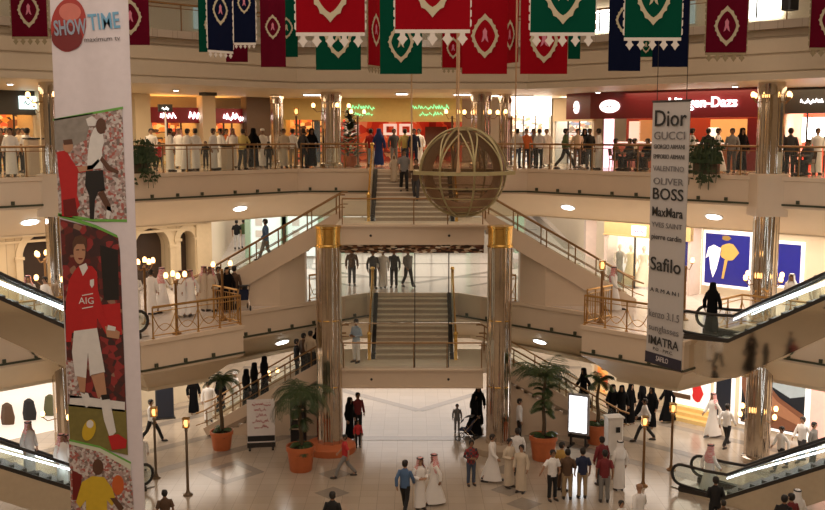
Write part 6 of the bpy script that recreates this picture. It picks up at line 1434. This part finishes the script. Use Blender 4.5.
uc_ = [(371, 2.9, 'casual', 'stand', 160, C['red'], C['lblue'], 'woman in red top and pale jeans left of the royal blue dress'), (379, 2.4, 'abaya', 'stand', 170, C['royal'], None, 'woman in royal blue dress and scarf at the head of the top stair'), (394, 3.6, 'casual', 'stand', 20, C['dgrey'], C['grey'], 'man in dark shirt before the red fronted shop'), (405, 3.0, 'casual', 'stand', 170, C['yellow'], C['jeans'], 'man in yellow shirt and jeans before the red fronted shop'), (414, 2.8, 'casual', 'stand', 10, C['navy'], C['navy'], 'person in navy left of the globe before the red shop'), (419, 4.4, 'bare', 'stand', -20, None, None, 'white robed person peeping left of the globe top')]
for px, bk, kd, po, ro, tp, bt, lab in uc_: person(UU(px, bk), lab, kd, po, ro, tp, bt)
def TS(px, i):
    z = LZ2+(UZ-LZ2)/11*i; y = 39.95+(3.55/10)*(i-.5); p = XD(px, y, z); return Vector((p.x, y, z))
person(TS(394, 8), 'child in beige dress coming down the top stair', 'abaya', 'walk', 0, C['beige'], h=.66)
person(TS(404, 6), 'man in grey shirt and black trousers coming down the top stair', 'casual_short', 'walk', 5, C['grey'], C['black'])
person(TS(416, 4), 'person in dark clothes on the top stair beside the globe', 'casual', 'walk', -10, C['brown'], C['dgrey'])
# ---------------- upper floor right
ur = [(517, 1.2, 'casual', 'stand', 150, C['white'], C['jeans'], 'person in white shirt at the upper railing right of the globe cable'), (526, 1.6, 'casual', 'stand', 10, C['orange'], C['dgrey'], 'person in orange shirt at the upper right railing'), (533, 2.2, 'casual', 'stand', 30, C['grey'], C['black'], 'person in grey between orange shirt and white shirt at the railing'), (539, 1.0, 'casual', 'hold', 200, C['white'], C['black'], 'man in white shirt and black trousers at the upper railing before the white shop'), (546, 3.4, 'bare', 'stand', 0, None, None, 'white robed person before the white lit shop, upper right'), (565, .95, 'casual', 'stride', 80, C['green'], C['black'], 'man in dark green shirt with legs apart leaving along the upper right railing'), (577, 3.0, 'casual', 'stand', 0, C['beige'], C['brown'], 'person in beige shirt before the second white lit shop'), (589, 1.8, 'casual', 'stand', 20, C['black'], C['dgrey'], 'dark clothed person left of the white robe under the oval signs'), (598, 1.1, 'bare', 'stand', -120, None, None, 'white robed man under the white oval sign at the railing'), (691, 1.6, 'bare', 'stand', 100, None, None, 'white robed man just right of the brand banner on the upper floor'), (707, 2.3, 'casual', 'stand', 170, C['black'], C['black'], 'tall dark clothed man behind the trailing plant'), (717, 1.5, 'bare', 'walk', 60, None, None, 'white robed man right of the trailing plant'), (731, 2.2, 'casual', 'stand', -30, C['grey'], C['dgrey'], 'man in grey shirt left of the tall column under the white lettering'), (741, 3.2, 'abaya', 'stand', 10, None, None, 'woman in black robe beside the burgundy pier'), (779, 2.4, 'abaya', 'stand', 20, None, None, 'woman in black robe right of the tall column, upper floor'), (789, 1.4, 'casual', 'stand', 160, C['dgrey'], C['black'], 'dark clothed person at the railing before the red lit shop'), (816, 2.6, 'bare', 'stand', 0, None, None, 'white robed person before the red lit shop at the edge'), (584, 4.4, 'abaya', 'stand', 10, None, None, 'woman in black robe deep before the second white lit shop')]
for px, bk, kd, po, ro, tp, bt, lab in ur: person(UU(px, bk), lab, kd, po, ro, tp, bt)
# seated guests of the upper right cafe, each on a chair
for px, S, ro, tp, lab in ((615, 51.7, 60, C['brown'], 'left cafe table, left'), (629, 51.6, -60, C['dgrey'], 'left cafe table, right'), (634, 52.2, 60, C['beige'], 'cafe table next to the brand banner, left'), (647, 52.0, -60, C['black'], 'cafe table next to the brand banner, right'), (793, 52.1, 60, C['black'], 'cafe table at the far right, left'), (807, 52.2, -60, C['dgrey'], 'cafe table at the far right, right')):
    p = SUM(px, S, UZ); cafe_chair(p.x, p.y, R(ro), 'wooden cafe chair at the %s side, occupied' % lab)
    person((p.x-.0, p.y, UZ+.02), 'seated guest in %s at the %s side' % ({'cloth brown': 'brown', 'cloth dark grey': 'dark grey', 'cloth beige': 'beige', 'cloth black': 'black'}[tp.name], lab), 'casual', 'sit', ro, tp, C['black'])
# strollers
def stroller(p, rz, label):
    t = thing('stroller', label, 'stroller', p, R(rz))
    def bp(m, nm, mt): o = bpy.data.objects.new(nm, m.mesh(nm, mt)); COL.objects.link(o); o.parent = t
    for a in (-1, 1):
        for b in (-.3, .3): m = MB(); m.tube([(a*.24, b+.1*math.cos(x), .1+.1*math.sin(x)) for x in [2*math.pi*i/12 for i in range(12)]], .022, 5, closed=True); bp(m, 'wheel', RUBBER)
        m = MB(); m.tube([(a*.23, -.3, .12), (a*.22, .05, .5), (a*.2, .5, 1.02)], .014, 6); m.tube([(a*.23, .3, .12), (a*.22, -.1, .55)], .014, 6); bp(m, 'frame_tube', CHROME)
    m = MB(); m.tube([(-.2, .5, 1.02), (.2, .5, 1.02)], .02, 6); bp(m, 'handle', RUBBER)
    m = MB(); m.plate([(-.2, -.3, .42), (.2, -.3, .42), (.2, .08, .40), (-.2, .08, .40)], (0, 0, .05)); m.plate([(-.2, .08, .40), (.2, .08, .40), (.19, .25, .85), (-.19, .25, .85)], (0, .04, 0)); bp(m, 'seat', CLO['navy'])
    m = MB(); m.sheet([[(.22*x, .2-.42*math.sin(a)*1.0, .72+.30*math.cos(a)) for x in (-1, -.5, 0, .5, 1)] for a in [R(-10+20*k) for k in range(6)]]); bp(m, 'hood', CLO['dgrey'])
stroller(MM(243, 45.9), 200, 'baby stroller beside the brown clothed man at the left balcony end')
stroller(G(467, 440), 250, 'baby stroller pushed by the woman in black robe in the passage')

# visitors on the near ground floor: seen mirrored in the polished escalator cladding
for k, (s_, n_, kd, po, ro, tp, bt, lab) in enumerate(((-22.5, 12.5, 'abaya', 'stand', 20, None, None, 'woman in black robe on the near ground floor, first of a loose row'), (-23.6, 12.0, 'abaya', 'walk', 60, None, None, 'woman in black robe on the near ground floor, second of a loose row'), (-25.2, 12.3, 'casual', 'walk', -40, C['white'], C['black'], 'man in white shirt and black trousers on the near ground floor'), (-24.4, 10.2, 'abaya', 'stand', 120, None, None, 'woman in black robe on the near ground floor between two white clothed men'), (-26.4, 11.0, 'thobe', 'stand', 10, None, None, 'man in white robe and red scarf on the near ground floor'), (-22.0, 10.4, 'casual', 'stride', 70, C['maroon'], C['black'], 'man in maroon shirt striding on the near ground floor'), (-21.2, 12.8, 'abaya', 'stand', 0, None, None, 'woman in black robe on the near ground floor beside the striding man'), (-23.0, 8.6, 'casual', 'walk', 200, C['dgrey'], C['black'], 'dark clothed man walking on the near ground floor'), (-20.2, 11.6, 'abaya', 'walk', 30, None, None, 'woman in black robe walking at the end of the loose row near the viewer'))):
    x, y = D(s_, n_, 1); person((x, y, 0), lab, kd, po, ro, tp, bt)
# ============================================================ camera, lamps, exposure
cam = bpy.data.cameras.new('camera'); co = bpy.data.objects.new('camera', cam); COL.objects.link(co)
cam.sensor_width = 36; cam.lens = 36*F/825; cam.clip_end = 300
co.location = (0, 0, CAMH); co.rotation_euler = (R(90)-PITCH, 0, 0); sc.camera = co
cam.shift_x = 0
def area(name, loc, sx, sy, power, col=(1, .82, .62), rz=0., rot=None):
    l = bpy.data.lights.new(name, 'AREA'); l.shape = 'RECTANGLE'; l.size = sx; l.size_y = sy; l.energy = power; l.color = col
    o = bpy.data.objects.new(name, l); COL.objects.link(o); o.location = loc; o.rotation_euler = rot or (0, 0, rz); return o
WARM = (1, .74, .46); NEUT = (1, .87, .74); COOLW = (1, .93, .88)
area('roof_lamps', (0, 26, 22.3), 22, 22, 1450, (1, .80, .64))
area('near_side_fill', (0, 3, 19.5), 22, 2.5, 1300, (1, .84, .70), 0, (R(58), 0, 0))  # unseen fill light, added to brighten the hanging banners from the front
# middle floor ceilings
area('middle_back_lamps', (0, 66, 8.5), 26, 38, 2700, COOLW)
area('ground_back_lamps', (0, 52, 3.05), 18, 13, 900, COOLW)
for sd in (-1, 1):
    x, y = D(-16, 37.2, sd); area('middle_side_lamps', (x, y, 8.5), 22, 2.6, 420 if sd < 0 else 560, NEUT, R(-45)*sd)
    x, y = D(-16, 36.6, sd); area('ground_side_lamps', (x, y, 3.05), 22, 3.2, 480, NEUT, R(-45)*sd)
    x, y = D(-15, 39, sd); area('upper_side_lamps', (x, y, 14.1), 20, 3.5, 520, WARM, R(-45)*sd)
area('upper_centre_lamps', (0, 49.5, 14.1), 14, 3.5, 420, WARM)
w = bpy.data.worlds.new('world'); sc.world = w; w.use_nodes = True
w.node_tree.nodes['Background'].inputs[0].default_value = (.9, .7, .5, 1); w.node_tree.nodes['Background'].inputs[1].default_value = .06
sc.view_settings.view_transform = 'Standard'; sc.view_settings.look = 'None'; sc.view_settings.gamma = 1; sc.view_settings.use_curve_mapping = False
sc.view_settings.exposure = .36
sc.cycles.transparent_max_bounces = 24; sc.cycles.max_bounces = 8; sc.cycles.use_denoising = True
sc.cycles.sample_clamp_indirect = 6

# ------------------------------------------------------------ groups of like things
GRP = {'hanging_banner': 'festival banners hanging in the atrium', 'lamp_post': 'lamp posts of the hall', 'recessed_downlight': 'recessed lights in the soffits', 'ceiling_light': 'upper ceiling lights', 'ceiling_spot': 'upper ceiling spots', 'railing': 'railings along the floor edges', 'escalator': 'escalators', 'stair_flight': 'stair flights', 'round_column': 'polished round columns', 'portal_column': 'portal columns', 'potted_palm': 'potted palms on the ground floor', 'cafe_chair': 'cafe chairs on the upper floor', 'cafe_table': 'cafe tables on the upper floor', 'mannequin': 'mannequins in the dress shop window', 'wall_poster': 'lit wall posters', 'hanging_planter': 'trailing planters on the upper edge', 'stroller': 'strollers', 'pedestal_bin': 'pedestal bins at the upper railing', 'stair_landing': 'stair landings'}
for o in list(sc.objects):
    if o.parent or 'category' not in o: continue
    b = o.name.split('.')[0]
    if b in GRP: o['group'] = GRP[b]
    elif b == 'person': o['group'] = 'visitors on the ' + ('upper floor' if o.location.z > 8.5 else 'middle floor' if o.location.z > 4.5 else 'ground floor and lower stairs')
